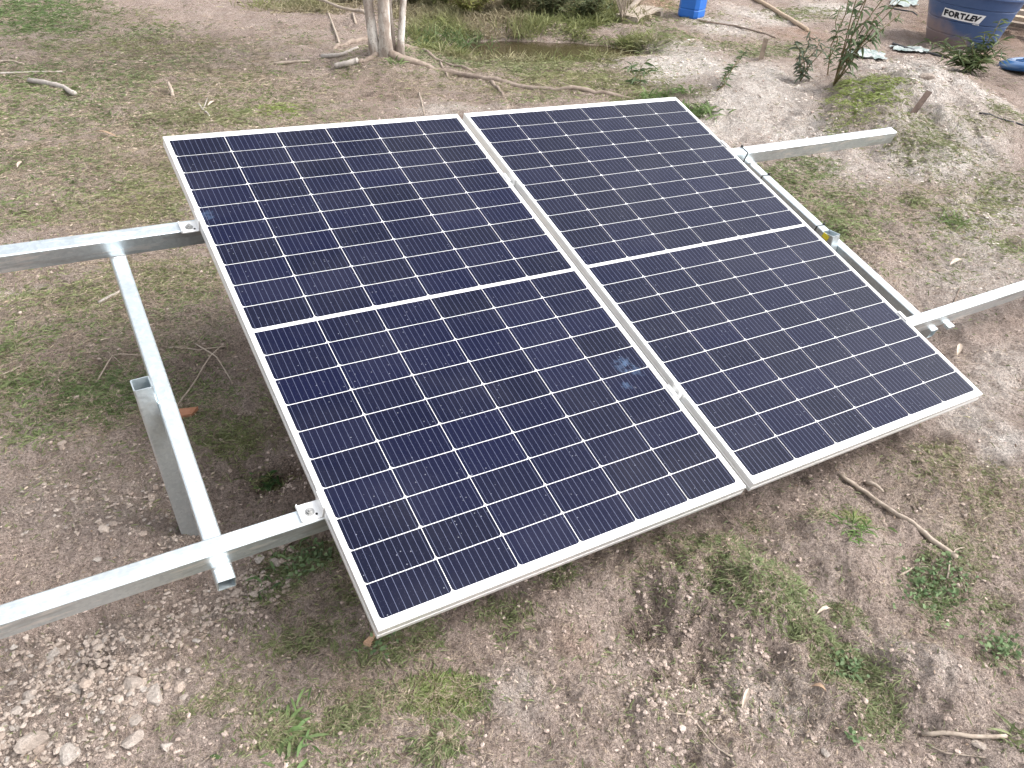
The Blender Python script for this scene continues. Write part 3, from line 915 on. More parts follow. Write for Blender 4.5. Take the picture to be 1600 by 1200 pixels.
# lid lying on the ground at the right
M_LID = simple('blue_lid_plastic', (.03, .10, .26), (.045, .14, .32), 6, .18, bs=.05, spec=.6)
q = ground(1640, 110)
lid = thing('tank_lid', 'shiny blue tank lid lying on the sand at the right edge', 'lid', q)
mb = MB(); mb.lathe([(.001, .085), (.10, .083), (.12, .07), (.30, .055), (.33, .066), (.36, .066), (.38, .05), (.42, .045), (.43, .0), (.42, .0), (.41, .038)], 48)
part('shell', mb, M_LID, lid, True)
mb = MB()
for k in range(12):
    a = k * math.pi / 6
    d_ = np.array([math.cos(a), math.sin(a), 0])
    mb.tube([d_ * .13 + Z_ * .072, d_ * .29 + Z_ * .058], [.008, .008], 6)
part('rib', mb, M_LID, lid, True)
lid.rotation_euler = (math.radians(-6), math.radians(4), .4)
lid.location.z += .02

# ------------------------------------------------------------------ wood: stakes, boards, poles, pallet piece
M_WOOD = simple('grey_wood', (.14, .105, .08), (.26, .205, .16), 26, .85, bs=.5)
M_WOOD2 = simple('tan_wood', (.34, .255, .18), (.47, .37, .275), 30, .8, bs=.4)
M_WOODW = simple('weathered_board', (.27, .22, .18), (.42, .36, .30), 22, .85, bs=.5)
M_STAKE = simple('brown_wood', (.10, .074, .056), (.19, .148, .115), 26, .85, bs=.5)
M_WOODD = simple('dark_wood', (.075, .052, .042), (.15, .11, .09), 26, .85, bs=.5)
def at_depth(px, py, dep):
    return CAM + ray(px, py) * dep
def stake(pb, pt, w, t_, label, m_):
    g0 = np.array(ground(*pb))
    dep = float((g0 - CAM) @ RW[2])
    top = at_depth(*pt, dep - .02)
    d_ = unit(top - g0); sd_ = unit(np.cross(d_, unit(g0 - CAM))); n_ = np.cross(sd_, d_)
    mb = MB()
    k = [(-w, -t_), (w, -t_), (w, t_), (-w, t_)]
    lo = g0 - d_ * .12
    vs_ = [lo + sd_ * u * .9 + n_ * v for u, v in k] + [top - d_ * (.004 if i % 2 else 0) + sd_ * u + n_ * v for i, (u, v) in enumerate(k)]
    mb.add(vs_, [(0, 1, 5, 4), (1, 2, 6, 5), (2, 3, 7, 6), (3, 0, 4, 7), (4, 5, 6, 7), (3, 2, 1, 0)])
    me = mb.mesh('wooden_stake', [m_], loc=g0)
    tag(link('wooden_stake', me, None, g0), label, 'stake', 'wooden stakes driven into the sand')
stake((1189, 92), (1197, 61), .022, .014, 'short brown wooden stake in the sand near the blue drum', M_STAKE)
stake((1429, 174), (1452, 143), .020, .013, 'dark leaning wooden stake in white sand below the pale stone', M_WOODD)
def stick(name, pxs, r0, r1, m, label, cat='stick', group='sticks and branches on the ground', lift=None, n=7, wob=.12, twig=None, sub=4):
    P = [np.array(ground(*p[:2])) for p in pxs]
    pts, rad_ = [], []
    K = len(P) - 1
    for i in range(K):
        for j in range(sub + (1 if i == K - 1 else 0)):
            s = j / sub; qq = P[i] * (1 - s) + P[i + 1] * s
            u = (i + s) / K
            r = r0 + (r1 - r0) * u
            qq = qq + np.array([rnd.uniform(-1, 1), rnd.uniform(-1, 1), 0]) * r * .35
            e_ = 0.0
            if lift: e_ = lift[i] * (1 - s) + lift[i + 1] * s
            qq[2] = max(hz(qq[0], qq[1]) + r * .7, qq[2] + r * .7) + e_
            pts.append(qq); rad_.append(r)
    # smooth out hops over clods
    zs = [p[2] for p in pts]
    for i in range(1, len(pts) - 1): pts[i][2] = max((zs[i - 1] + zs[i] + zs[i + 1]) / 3, zs[i] - .004)
    base = np.array(pts[0])
    mb = MB(); mb.tube(pts, rad_, n, wob=wob)
    me = mb.mesh(name, [m], True, base)
    o = tag(link(name, me, None, base), label, cat, group)
    if twig:
        for tp in twig:
            Q_ = [np.array(ground(*p_)) + Z_ * (.006 + .01 * k) for k, p_ in enumerate(tp)]
            mb = MB(); mb.tube(Q_, [max(r1 * .8, .0015), max(r1 * .5, .001)] if len(Q_) == 2 else list(np.linspace(max(r1, .002), max(r1 * .4, .001), len(Q_))), 6, wob=.1)
            link('twig', mb.mesh('twig', [m], True, base), o)
    return o
M_STICK = simple('dry_stick', (.25, .20, .16), (.42, .355, .295), 55, .85, bs=.5)
M_STICKD = simple('brown_stick', (.13, .098, .078), (.27, .215, .175), 55, .85, bs=.5)
M_STICKG = simple('grey_stick', (.30, .265, .24), (.45, .405, .37), 40, .85, bs=.5)
stick('branch', [(1312, 743), (1352, 772), (1400, 806), (1445, 838), (1492, 873)], .006, .0085, M_STICK, 'long thin branch lying on bare soil right of the panels', 'branch', twig=[[(1352, 756), (1366, 764), (1376, 778)]])
stick('stick', [(1440, 1148), (1500, 1151), (1571, 1153)], .0052, .0048, M_STICK, 'straight cut tan stick in the bottom right corner')
stick('stick', [(48, 129), (75, 133), (100, 139), (117, 149)], .020, .018, M_STICKG, 'thick curved grey stick in the grass at the far left')
stick('stick', [(-30, 117), (40, 115), (98, 113)], .009, .007, M_STICKG, 'long thin grey stick above the curved stick at the left edge')
stick('stick', [(-25, 98), (10, 98), (38, 102)], .010, .008, M_STICK, 'uppermost short stick at the left edge of the grass')
stick('stick', [(429, 101), (455, 99), (484, 97)], .014, .012, M_STICK, 'slim pale stick on the slope left of the tree roots')
stick('log', [(524, 107), (543, 103), (560, 98)], .024, .026, M_STICKG, 'thick pale cut log piece in front of the tree', 'log')
stick('log', [(503, 91), (530, 89), (560, 77)], .020, .014, M_STICKG, 'pale crooked log just below the left root of the tree', 'log')
stick('branch', [(460, 5), (500, 20), (540, 35), (558, 39), (575, 48)], .011, .020, M_STICK, 'long bent branch with pale broken end leaning to the tree trunk', 'branch', lift=[.10, .12, .12, .12, .14], twig=[[(556, 38), (551, 22)]])
stick('branch', [(505, -4), (516, 30), (531, 69)], .009, .011, M_STICK, 'thin branch standing up before the bent branch by the tree', 'branch')
stick('stick', [(370, 5), (415, 6), (462, 5)], .010, .010, M_STICKD, 'level brown stick at the top edge left of the bent branch')
stick('stick', [(311, 164), (318, 174), (329, 184)], .008, .006, M_STICKG, 'small forked white stick in the green grass above the left panel', twig=[[(318, 172), (325, 156)]])
stick('stump', [(270, 152), (269, 147), (266, 142)], .014, .011, M_STICK, 'short broken stump poking up from the dry grass', 'stump', lift=[0, .03, .05])
stick('twig', [(655, 146), (659, 162), (663, 180)], .006, .004, M_STICK, 'pale thin twig behind the top edge of the left panel', 'twig')
stick('twig', [(1053, 1115), (1078, 1118), (1098, 1145), (1122, 1170), (1144, 1184)], .0016, .0020, M_STICK, 'pale wiry bent twig on soil at lower middle right', 'twig', sub=3)
stick('twig', [(1403, 902), (1426, 890), (1450, 886)], .0035, .0022, M_STICK, 'small pale twig below the lower end of the long branch', 'twig')
stick('twig', [(1480, 905), (1483, 880), (1492, 860), (1506, 856)], .003, .002, M_STICK, 'thin curled root at the lower end of the long branch', 'twig')
stick('twig', [(268, 650), (310, 600), (352, 545)], .0030, .0022, M_STICK, 'thin crossing twig on dry soil right of the left post', 'twig', lift=[.0, .02, .02])
stick('twig', [(305, 538), (340, 565), (365, 604)], .0028, .002, M_STICK, 'thin twig crossing another beside the left panel edge', 'twig', lift=[.0, .02, .01])
stick('twig', [(265, 545), (310, 548), (352, 543)], .0045, .003, M_STICK, 'level pale twig between the left rafter and the panel', 'twig')
stick('twig', [(150, 600), (178, 562), (225, 560)], .003, .002, M_STICK, 'bent twig in the grass just above the left post', 'twig', lift=[.0, .02, .01], twig=[[(178, 565), (170, 555), (195, 580)]])
stick('stick', [(155, 475), (185, 458), (205, 440)], .007, .004, M_STICKG, 'grey stick crossing under the top of the left rafter', sub=3)
stick('twig', [(0, 588), (20, 580), (35, 572)], .003, .002, M_STICK, 'short thin twig in grass at the left edge', 'twig')
stick('twig', [(430, 1085), (438, 1130), (437, 1165)], .0012, .0010, M_STICK, 'wispy upright straw in front of the clump at bottom left', 'twig')
stick('twig', [(1120, 795), (1150, 825), (1160, 838)], .0016, .0012, M_STICKD, 'fine dark twig under the lower corner of the right panel', 'twig')
stick('twig', [(1245, 905), (1262, 920), (1280, 935)], .003, .0025, M_STICKD, 'dark short twig on pale soil in the lower right', 'twig')
stick('twig', [(1450, 1165), (1480, 1178), (1540, 1184)], .0015, .0012, M_STICK, 'fine root below the straight cut stick', 'twig')
stick('stick', [(1480, 735 - 240), (1492, 470), (1500, 450)], .004, .003, M_STICKD, 'short dark stick above the lower right rail')
stick('hose', [(1092, 33), (1150, 42), (1185, 51), (1211, 60)], .010, .009, M_STICKD, 'thin brown pole from the blue drum to the light stake', 'pole', None, wob=.02)
stick('pole', [(1170, -5), (1210, 18), (1262, 49)], .026, .022, M_WOOD2, 'pale tan pole lying on the sand at the top edge', 'pole', None, wob=.03)
M_HOSE = simple('dark_hose', (.03, .032, .035), (.05, .05, .055), 30, .5, bs=0)
stick('hose', [(1530, 178), (1560, 186), (1600, 196), (1660, 212)], .006, .006, M_HOSE, 'dark hose running right from the bushy weed', 'hose', 'hoses on the sand', wob=.0)
stick('hose', [(1395, 70), (1425, 79), (1455, 85), (1480, 92)], .012, .012, M_HOSE, 'dark hose beside the crumpled plastic sheet', 'hose', 'hoses on the sand', wob=.0)
stick('hose', [(1385, 12), (1410, 17), (1432, 25)], .009, .009, M_HOSE, 'dark hose left of the water tank at the top edge', 'hose', 'hoses on the sand', wob=.0)
# pallet piece
def board_between(mb, a, b_, w, t_, m=0, up=Z_):
    a = np.array(a); b_ = np.array(b_); d_ = unit(b_ - a); s_ = unit(np.cross(d_, up)); n_ = np.cross(s_, d_)
    mb.box((a + b_) / 2, (np.linalg.norm(b_ - a), w, t_), np.array([d_, s_, n_]), m)
g0, g1 = np.array(ground(990, 36)), np.array(ground(1030, 24))
pal = thing('pallet_piece', 'broken pale pallet piece lying left of the blue drum', 'pallet', g0)
dd = unit(g1 - g0); ss = unit(np.cross(dd, Z_))
for k, (o1, hgt) in enumerate(((0.0, .05), (.10, .055), (.20, .05))):
    mb = MB(); board_between(mb, g0 - ss * o1 + Z_ * hgt, g1 - ss * o1 + Z_ * (hgt + .02), .085, .018)
    part('board', mb, M_WOODW, pal, at=g0)
for s in (.05, .5, .95):
    mb = MB(); qv = g0 + (g1 - g0) * s + Z_ * .02; board_between(mb, qv + ss * .05, qv - ss * .25, .05, .045)
    part('block', mb, M_WOODW, pal, at=g0)
ga = np.array(ground(978, 24)); 
mb = MB(); board_between(mb, ga + Z_ * .02, np.array(ground(1004, 8)) + Z_ * .12, .05, .03)
tag(link('plank', mb.mesh('plank', [M_WOODW], loc=ga), None, ga), 'grey plank leaning in the brush left of the pallet piece', 'plank', 'planks lying about')
# stacked boards beyond the tank
bd = [(1566, 2, 1640, 12), (1566, 14, 1650, 26), (1563, 24, 1650, 40), (1560, 36, 1650, 54), (1558, 47, 1650, 68)]
names = ['topmost long board in the heap right of the tank', 'second board from the top in the heap by the tank', 'middle pale board in the heap right of the tank',
         'second lowest board in the heap right of the tank', 'lowest brown board in the heap right of the tank']
for k, (xa, ya, xb, yb) in enumerate(bd):
    a = np.array(ground(xa, ya)); b_ = np.array(ground(xb, yb))
    mb = MB(); board_between(mb, a + Z_ * (.05 + .01 * k), b_ + Z_ * (.05 + .015 * k), .12, .045)
    tag(link('plank', mb.mesh('plank', [[M_WOODW, M_WOOD, M_WOODW, M_WOOD2, M_WOOD][k]], loc=a), None, a), names[k], 'plank', 'planks lying about')

# crumpled plastic sheeting
M_SHEET, nt, b = mat('plastic_sheet')
f = noise(nt, wpos(nt), 9, 4)
nt.links.new(mix(nt, ramp(nt, f, [(.4, 0.), (.65, 1.)]), (.20, .25, .24), (.42, .44, .43)), b.inputs['Base Color'])
b.inputs['Roughness'].default_value = .35
def sheet(px, py, rx, ry, hgt, seed, label):
    P = patches([(px, py, rx, ry, 1)])[0]
    n = 46
    u, v = np.meshgrid(np.linspace(-1, 1, n), np.linspace(-1, 1, n))
    u, v = u.ravel(), v.ravel()
    r = 1 - .22 * fbm(u * 1.0 + seed, v + 3 * seed, 2.6, seed, 2)
    X = P[0] + (u * P[4] * P[3] + v * P[5] * P[2]) * r; Y = P[1] + (-u * P[4] * P[2] + v * P[5] * P[3]) * r
    cr = 1 - np.abs(fbm(X, Y, 5.5, seed + 4, 4) - .5) * 3.2
    zz = height(X, Y) + .012 + hgt * np.clip(cr, 0, 1) * (fbm(X, Y, 2.5, seed + 9, 2))
    i = np.arange(n - 1)[:, None] * n + np.arange(n - 1)[None, :]
    keep = (np.hypot(u, v) < 1.12 + .15 * np.sin(9 * np.arctan2(v, u) + seed)).reshape(n, n)[:-1, :-1].ravel()
    Q_ = np.stack([i, i + 1, i + n + 1, i + n], -1).reshape(-1, 4)[keep]
    base = np.array([P[0], P[1], hz(P[0], P[1])])
    o = link('plastic_sheet', mesh_np('plastic_sheet', np.stack([X, Y, zz], 1) - base, faces4=Q_, mats=[M_SHEET], smooth=True), None, base)
    tag(o, label, 'plastic sheet', 'plastic sheets on the sand')
sheet(1422, 74, 32, 5, .03, 3, 'crumpled pale plastic sheet on the sand left of the water tank')
sheet(1352, 86, 34, 6, .03, 8, 'greenish torn plastic sheet behind the tall leafy shrub')
sheet(1413, 3, 22, 7, .04, 14, 'white plastic sheet bunched up left of the tank at the top edge')

# ------------------------------------------------------------------ plants
M_STEM = simple('plant_stem', (.13, .10, .05), (.20, .16, .08), 40, .7, bs=0)
def plant(name, label, cat, base, stems, leafs, c1, c2, L=(.07, .11), Wd=(.018, .028), droop=.5, group=None, stem_r=.006, z=(-.1, .6)):
    base = np.array(base)
    t = thing(name, label, cat, base, group)
    mb = MB(); B = []; 
    for pts in stems:
        pts = [base + np.array(p) for p in pts]
        mb.tube(pts, list(np.linspace(stem_r, stem_r * .4, len(pts))), 5)
        for k in range(leafs):
            s = rnd.uniform(.12, 1) * (len(pts) - 1.001); i = int(s)
            B.append(pts[i] * (1 - s + i) + pts[i + 1] * (s - i))
    part('stem', mb, M_STEM, t, True, base)
    B = np.array(B); n = len(B)
    d_ = rand_dirs(n, *z)
    V, Q_, C_ = leaves(B, d_, rand_dirs(n, .5, 1), RNG.uniform(*L, n), RNG.uniform(*Wd, n), jitter_col(n, c1, c2), droop)
    link('foliage', mesh_np('foliage', V - base, faces4=Q_, mats=[M_LEAF], col=C_), t)
    return t
def stems_to(base, targets, wig=.03):
    # stems that climb from the base towards points given as (side, depth, height)
    out = []
    b_ = np.array(base); vdir = unit(np.array([b_[0] - CAM[0], b_[1] - CAM[1], 0])); sdir = np.array([vdir[1], -vdir[0], 0])
    for s_, d_, h_ in targets:
        out.append([tuple((sdir * s_ + vdir * d_) * (k ** 1.3) + Z_ * h_ * k + np.array([rnd.uniform(-wig, wig), rnd.uniform(-wig, wig), 0]) * (k > 0)) for k in (0, .25, .5, .75, 1.0)])
    return out
DK1, DK2 = (.055, .090, .038), (.12, .165, .075)
sb = ground(1302, 134)
plant('shrub', 'tall leafy shrub with dark drooping leaves standing on white sand', 'shrub', sb,
      stems_to(sb, [(.22, .0, 1.12), (.40, .1, 1.05), (.12, .05, .90), (.46, .05, .85), (.28, -.05, .66), (.05, .1, 1.1), (.34, 0, .55), (.12, -.05, .5)]), 27, (.080, .120, .055), (.17, .215, .12), (.075, .13), (.018, .028), .7)
sb = ground(1293, 118)
plant('shrub', 'thin upright stem with few leaves just left of the tall leafy shrub', 'shrub', sb, stems_to(sb, [(.06, .05, .95), (-.02, 0, .55)]), 40, DK1, DK2, (.05, .08), (.012, .02), .6)
sb = ground(1250, 127)
plant('shrub', 'small grey green shrub on sand left of the tall shrub', 'shrub', sb, stems_to(sb, [(.08, 0, .34), (-.08, 0, .30), (.02, .1, .38), (.15, .05, .28), (-.02, -.05, .22)]), 26, (.06, .08, .05), (.13, .16, .11), (.06, .10), (.014, .022), .6)
sb = ground(1120, 142)
plant('weed', 'leaning dark weed on the sand behind the right panel', 'weed', sb, stems_to(sb, [(.16, .3, .22), (.10, .2, .16), (.20, .4, .25)]), 30, DK1, DK2, (.04, .07), (.010, .016), .3, stem_r=.004)
sb = ground(993, 134)
plant('weed', 'dark spiky weed above the top edge of the right panel', 'weed', sb, stems_to(sb, [(.05, .05, .20), (-.06, .0, .16), (.12, 0, .15)]), 18, DK1, DK2, (.07, .11), (.014, .02), .35, stem_r=.004)
def tuft(name, label, cat, pxy, n, L, Wd, c1, c2, rad_=.06, up=(.35, .95), droop=.45, group=None):
    base = np.array(ground(*pxy))
    t = thing(name, label, cat, base, group)
    B = base + np.stack([RNG.normal(0, rad_, n), RNG.normal(0, rad_, n), np.full(n, -.005)], 1)
    d_ = rand_dirs(n, *up)
    V, Q_, C_ = leaves(B, d_, np.tile(Z_, (n, 1)) + rand_dirs(n, -.3, .3), RNG.uniform(*L, n), RNG.uniform(*Wd, n), jitter_col(n, c1, c2), droop, 4)
    tag(link('blades', mesh_np('blades', V - base, faces4=Q_, mats=[M_LEAF], col=C_), t), kind='stuff')
    return t
G1, G2 = (.10, .155, .055), (.185, .245, .10)
tuft('grass_tuft', 'bright green grass tuft at the top right corner of the right panel', 'grass tuft', (1090, 178), 130, (.10, .22), (.010, .018), G1, G2, .07, group='grass tufts')
tuft('grass_tuft', 'green grass tuft behind the top edge of the right panel', 'grass tuft', (1035, 155), 110, (.08, .16), (.008, .016), G1, G2, .09, group='grass tufts')
tuft('grass_tuft', 'low bright tuft on sand between the two larger tufts', 'grass tuft', (1070, 142), 60, (.06, .10), (.008, .014), G1, G2, .05, group='grass tufts')
tuft('grass_tuft', 'small bright tuft at the foot of the tree', 'grass tuft', (616, 97), 60, (.06, .12), (.006, .010), G1, G2, .04, group='grass tufts')
tuft('grass_tuft', 'round brownish tuft on the sand near the pond', 'grass tuft', (985, 76), 130, (.07, .13), (.005, .008), (.13, .13, .05), (.20, .17, .08), .07, group='grass tufts')
tuft('grass_tuft', 'tiny yellowish tuft on bare soil right of the pond', 'grass tuft', (918, 94), 90, (.05, .09), (.005, .008), (.14, .14, .05), (.21, .18, .08), .05, group='grass tufts')
tuft('grass_tuft', 'spiky green tuft above the lower right rail', 'grass tuft', (1490, 345), 60, (.07, .13), (.005, .008), G1, G2, .04, group='grass tufts')
tuft('grass_tuft', 'bright green tuft below the right panel', 'grass tuft', (1338, 824), 70, (.03, .055), (.004, .007), (.10, .17, .05), (.17, .25, .09), .028, group='grass tufts')
tuft('grass_tuft', 'pale green grass tuft in the bottom right corner by the cut stick', 'grass tuft', (1590, 1160), 40, (.05, .09), (.004, .006), (.14, .18, .08), (.22, .24, .12), .02, group='grass tufts')  # paler, yellower greens for these blades
tuft('grass_tuft', 'broad bladed tuft at bottom centre left', 'grass tuft', (700, 1085), 60, (.04, .075), (.006, .010), G1, G2, .04, (.1, .6), group='grass tufts')
tuft('grass_tuft', 'dark green clump between the lower left rail and panel corner', 'grass tuft', (490, 880), 90, (.04, .07), (.006, .010), (.065, .12, .045), (.13, .19, .08), .075, (.1, .7), group='grass tufts')
tuft('grass_tuft', 'leafy clump at the bottom left edge', 'grass tuft', (430, 1152), 70, (.035, .065), (.006, .010), (.085, .145, .05), (.16, .225, .09), .05, (.1, .7), group='grass tufts')
tuft('grass_tuft', 'green clump in the dug hollow under the left panel', 'grass tuft', (412, 748), 50, (.04, .08), (.006, .010), (.035, .08, .025), (.08, .14, .045), .03, (.2, .8), group='grass tufts')
# bushy weed before the tank
sb = ground(1515, 112)
plant('bush', 'bushy long leaved weed with dry stalks in front of the water tank', 'bush', sb,
      stems_to(sb, [(-.42, .1, .20), (-.3, .0, .22), (-.18, .1, .26), (-.05, .0, .24), (.05, .1, .30), (.15, .15, .42), (.22, .1, .30), (.20, .0, .20), (-.10, -.15, .15), (.08, -.2, .14), (-.28, -.1, .14)]), 46,
      (.045, .075, .028), (.13, .155, .065), (.09, .17), (.012, .020), .35, stem_r=.006, z=(-.1, .8))
# pond side vegetation
for (px, py, w_, h_, c1, c2, lab) in [(735, 26, .50, .45, (.17, .185, .055), (.29, .285, .10), 'yellow green bush on the bank behind the pond'),
        (690, 14, .35, .5, (.13, .15, .055), (.23, .23, .10), 'olive bush just right of the tree trunks'),
        (640, 12, .22, .35, (.12, .11, .055), (.19, .165, .09), 'dry thin bush close behind the tree trunks'),
        (805, 20, .35, .42, (.12, .14, .055), (.22, .225, .11), 'dull green bush at the top middle of the pond bank'),
        (860, 22, .35, .30, (.08, .10, .045), (.16, .17, .09), 'dark low bush right of the middle of the pond bank'),
        (915, 30, .32, .28, (.075, .10, .045), (.155, .165, .08), 'dark green bush hanging over the right end of the pond'),
        (555, 6, .30, .35, (.12, .11, .05), (.20, .17, .09), 'pale dry bush behind the bent branch')]:
    sb = ground(px, py)
    st_ = stems_to(sb, [(rnd.uniform(-w_, w_), rnd.uniform(-w_ * .5, w_ * .5), rnd.uniform(.5, 1) * h_) for _ in range(22)])
    plant('bush', lab, 'bush', sb, st_, 42, c1, c2, (.05, .11), (.010, .018), .3, 'bushes around the pond', .005, (-.2, .8))
# bare twiggy bush at the right end
sb = ground(972, 36)
t = thing('bare_bush', 'bare twiggy bush at the right end of the pond', 'bush', sb, 'bushes around the pond')
mb = MB()
for st_ in stems_to(sb, [(rnd.uniform(-.25, .2), rnd.uniform(-.1, .15), rnd.uniform(.3, .75)) for _ in range(16)], .02):
    mb.tube([np.array(sb) + np.array(p) for p in st_], list(np.linspace(.006, .002, 5)), 5)
part('stem', mb, M_STICK, t, True, sb)
tuft('reed_clump', 'pale green reeds standing in the middle of the pond', 'reeds', (818, 54), 160, (.15, .32), (.006, .010), (.15, .17, .07), (.24, .24, .11), .14, (.8, 1), .12)
tuft('reed_clump', 'grassy reeds at the left end of the pond', 'reeds', (715, 72), 160, (.15, .30), (.007, .012), (.08, .13, .05), (.17, .21, .09), .22, (.55, 1), .3)
tuft('reed_clump', 'green rushes on the bank between tree and pond', 'reeds', (668, 62), 150, (.12, .26), (.007, .012), (.08, .13, .05), (.15, .19, .08), .20, (.55, 1), .3)

# ------------------------------------------------------------------ grass, straw, gravel, clods (uncountable)
def scatter(n, rmin=.95, rmax=12.8, power=1.0, a0=-36, a1=96):
    # denser close to the path, thinner far away
    k = RNG.random(n)
    r = 1 / (1 / rmin + k * (1 / rmax - 1 / rmin)) if power == 1 else rmin * (rmax / rmin) ** k
    a = np.radians(RNG.uniform(a0, a1, n))
    return CAM[0] + r * np.sin(a), CAM[1] + r * np.cos(a), r
def keep_in_view(x, y, r, margin=.12):
    P = np.stack([x, y, np.zeros_like(x)], 1) - CAM
    c_ = P @ RW.T
    u = c_[:, 0] / c_[:, 2] * F_PX / 800; v = c_[:, 1] / c_[:, 2] * F_PX / 600
    return (np.abs(u) < 1 + margin * 2) & (np.abs(v) < 1 + margin * 2) & (c_[:, 2] > 0)
def in_pond(x, y):
    return LK('z', x, y) < WATER_Z + .01
def patch_noise(x, y, s):
    return np.clip(fbm(x, y, 11, s, 3) * 2.6 - .65, 0, 1.3) * np.clip(fbm(x, y, 2.6, s + 5, 2) * 2 - .1, .25, 1.3)

# green blades
x, y, r = scatter(3200000, power=2)
k = keep_in_view(x, y, r); x, y, r = x[k], y[k], r[k]
g_ = LK('green', x, y); th = LK('thin', x, y)
dens = np.clip(g_ * (.35 + 1.0 * patch_noise(x, y, 60)) + th * .62 * patch_noise(x, y, 90) + .008, 0, 1)
k = (RNG.random(len(x)) < dens * .95) & ~in_pond(x, y)
x, y, r, g_ = x[k], y[k], r[k], g_[k]
n = len(x)
print('green blades', n)
sc = np.clip((r / 3.0), .6, 10) ** .6
L = RNG.uniform(.018, .050, n) * sc * (1 + .3 * (g_ > .7)); Wd = RNG.uniform(.0024, .0055, n) * sc
B = np.stack([x, y, LK('z', x, y) - .003], 1)
warm = np.clip(fbm(x, y, 1.1, 130, 3) * 2.4 - .7, 0, 1)[:, None]
cool = np.clip(fbm(x, y, .8, 170, 2) * 2.4 - .7, 0, 1)[:, None]
ca = jitter_col(n, (.125, .168, .062), (.225, .268, .118), .3)
cb = jitter_col(n, (.20, .195, .088), (.31, .285, .155), .3)
C0 = ca * (1 - warm * .75) + cb * warm * .75
C0 = C0 * (1 - cool * .3) + jitter_col(n, (.08, .12, .07), (.14, .18, .105), .2) * cool * .3
br = field(patches([(1350, 180, 70, 40, 1), (440, 165, 50, 16, .8), (1335, 822, 26, 22, .6), (700, 1085, 60, 35, .5)]), x, y)[:, None]
C0 = C0 * (1 - br * .8) + jitter_col(n, (.17, .23, .045), (.27, .32, .09), .2) * br * .8
lush = field(patches([(50, 20, 130, 40, 1), (1470, 930, 70, 60, .8), (1560, 1000, 50, 50, .8), (160, 610, 120, 60, .5), (470, 885, 80, 45, .6)]), x, y)[:, None]
C0 = C0 * (1 - lush * .6) + jitter_col(n, (.055, .115, .04), (.11, .18, .06), .2) * lush * .6
dr_ = rand_dirs(n, .0, .62)
V, Q, C = leaves(B, dr_, np.tile(Z_, (n, 1)) + rand_dirs(n, -.4, .4), L, Wd, C0, .35, 2)
gr = tag(link('grass', mesh_np('grass', V, faces4=Q, mats=[M_LEAF], col=C)), 'patchy short green grass growing over the soil', 'grass', kind='stuff')

# rank dry grass on the bank round the pond
P_BANK = patches([(760, 18, 120, 22, 1), (870, 22, 130, 18, 1), (700, 40, 70, 22, .9), (960, 25, 60, 14, .6), (500, 8, 110, 14, .5), (640, 20, 50, 16, .8), (790, 44, 60, 8, .8), (830, 88, 150, 6, .8), (960, 56, 60, 6, .8), (700, 66, 40, 12, .8)])
x, y, r = scatter(1500000, rmin=6, rmax=13.5, power=2, a0=0, a1=60)
k = (RNG.random(len(x)) < field(P_BANK, x, y, 1.2, .5) * np.clip(fbm(x, y, 3, 140, 3) * 2.2 - .4, .1, 1) * .5) & ~in_pond(x, y)
x, y, r = x[k], y[k], r[k]; n = len(x); print('bank', n)
kk = np.clip(fbm(x, y, 1.6, 145, 2) * 3 - 1, 0, 1)[:, None]
C0 = jitter_col(n, (.14, .165, .06), (.25, .255, .115), .25) * (1 - kk) + jitter_col(n, (.22, .185, .115), (.36, .31, .215), .25) * kk
V, Q, C = leaves(np.stack([x, y, LK('z', x, y) - .01], 1), rand_dirs(n, .25, .98), np.tile(Z_, (n, 1)) + rand_dirs(n, -.4, .4), RNG.uniform(.08, .26, n), RNG.uniform(.006, .012, n), C0, .35, 3)
tag(link('bank_grass', mesh_np('bank_grass', V, faces4=Q, mats=[M_LEAF], col=C)), 'rank olive and straw coloured grass on the bank round the pond', 'grass', kind='stuff')

# dry straw and litter lying flat
x, y, r = scatter(1700000, power=2)
k = keep_in_view(x, y, r); x, y, r = x[k], y[k], r[k]
g_ = LK('green', x, y); th = LK('thin', x, y); sa = LK('sand', x, y); sto = LK('stony', x, y)
dens = np.clip((.08 + .5 * g_ + 1.6 * th) * (.15 + patch_noise(x, y, 210)) * (1 - .55 * sa) * (1 - .75 * sto) + .05 * (1 - sto), 0, 1)
k = (RNG.random(len(x)) < dens * .62) & ~in_pond(x, y)
x, y, r = x[k], y[k], r[k]; n = len(x)
print('straw', n)
sc = np.clip(r / 3.0, .75, 10) ** .5
sc = np.clip(r / 3.0, .5, 10) ** .75
L = RNG.uniform(.010, .042, n) * sc; Wd = RNG.uniform(.0009, .0024, n) * sc
long_ = RNG.random(n) < .02; L[long_] *= 2.2
B = np.stack([x, y, LK('z', x, y) + .002 + RNG.uniform(0, .008, n)], 1)
C0 = jitter_col(n, (.26, .20, .145), (.52, .43, .325), .25)
da = RNG.random(n) < .3; C0[da] = jitter_col(int(da.sum()), (.085, .058, .040), (.16, .11, .075), .25)
V, Q, C = leaves(B, rand_dirs(n, -.05, .22), np.tile(Z_, (n, 1)) + rand_dirs(n, -.4, .4), L, Wd * 2.3, C0, .05, 1)
tag(link('dry_straw', mesh_np('dry_straw', V, faces4=Q, mats=[M_STRAW], col=C)), 'dry straw and dead grass lying on the soil', 'dry grass', kind='stuff')

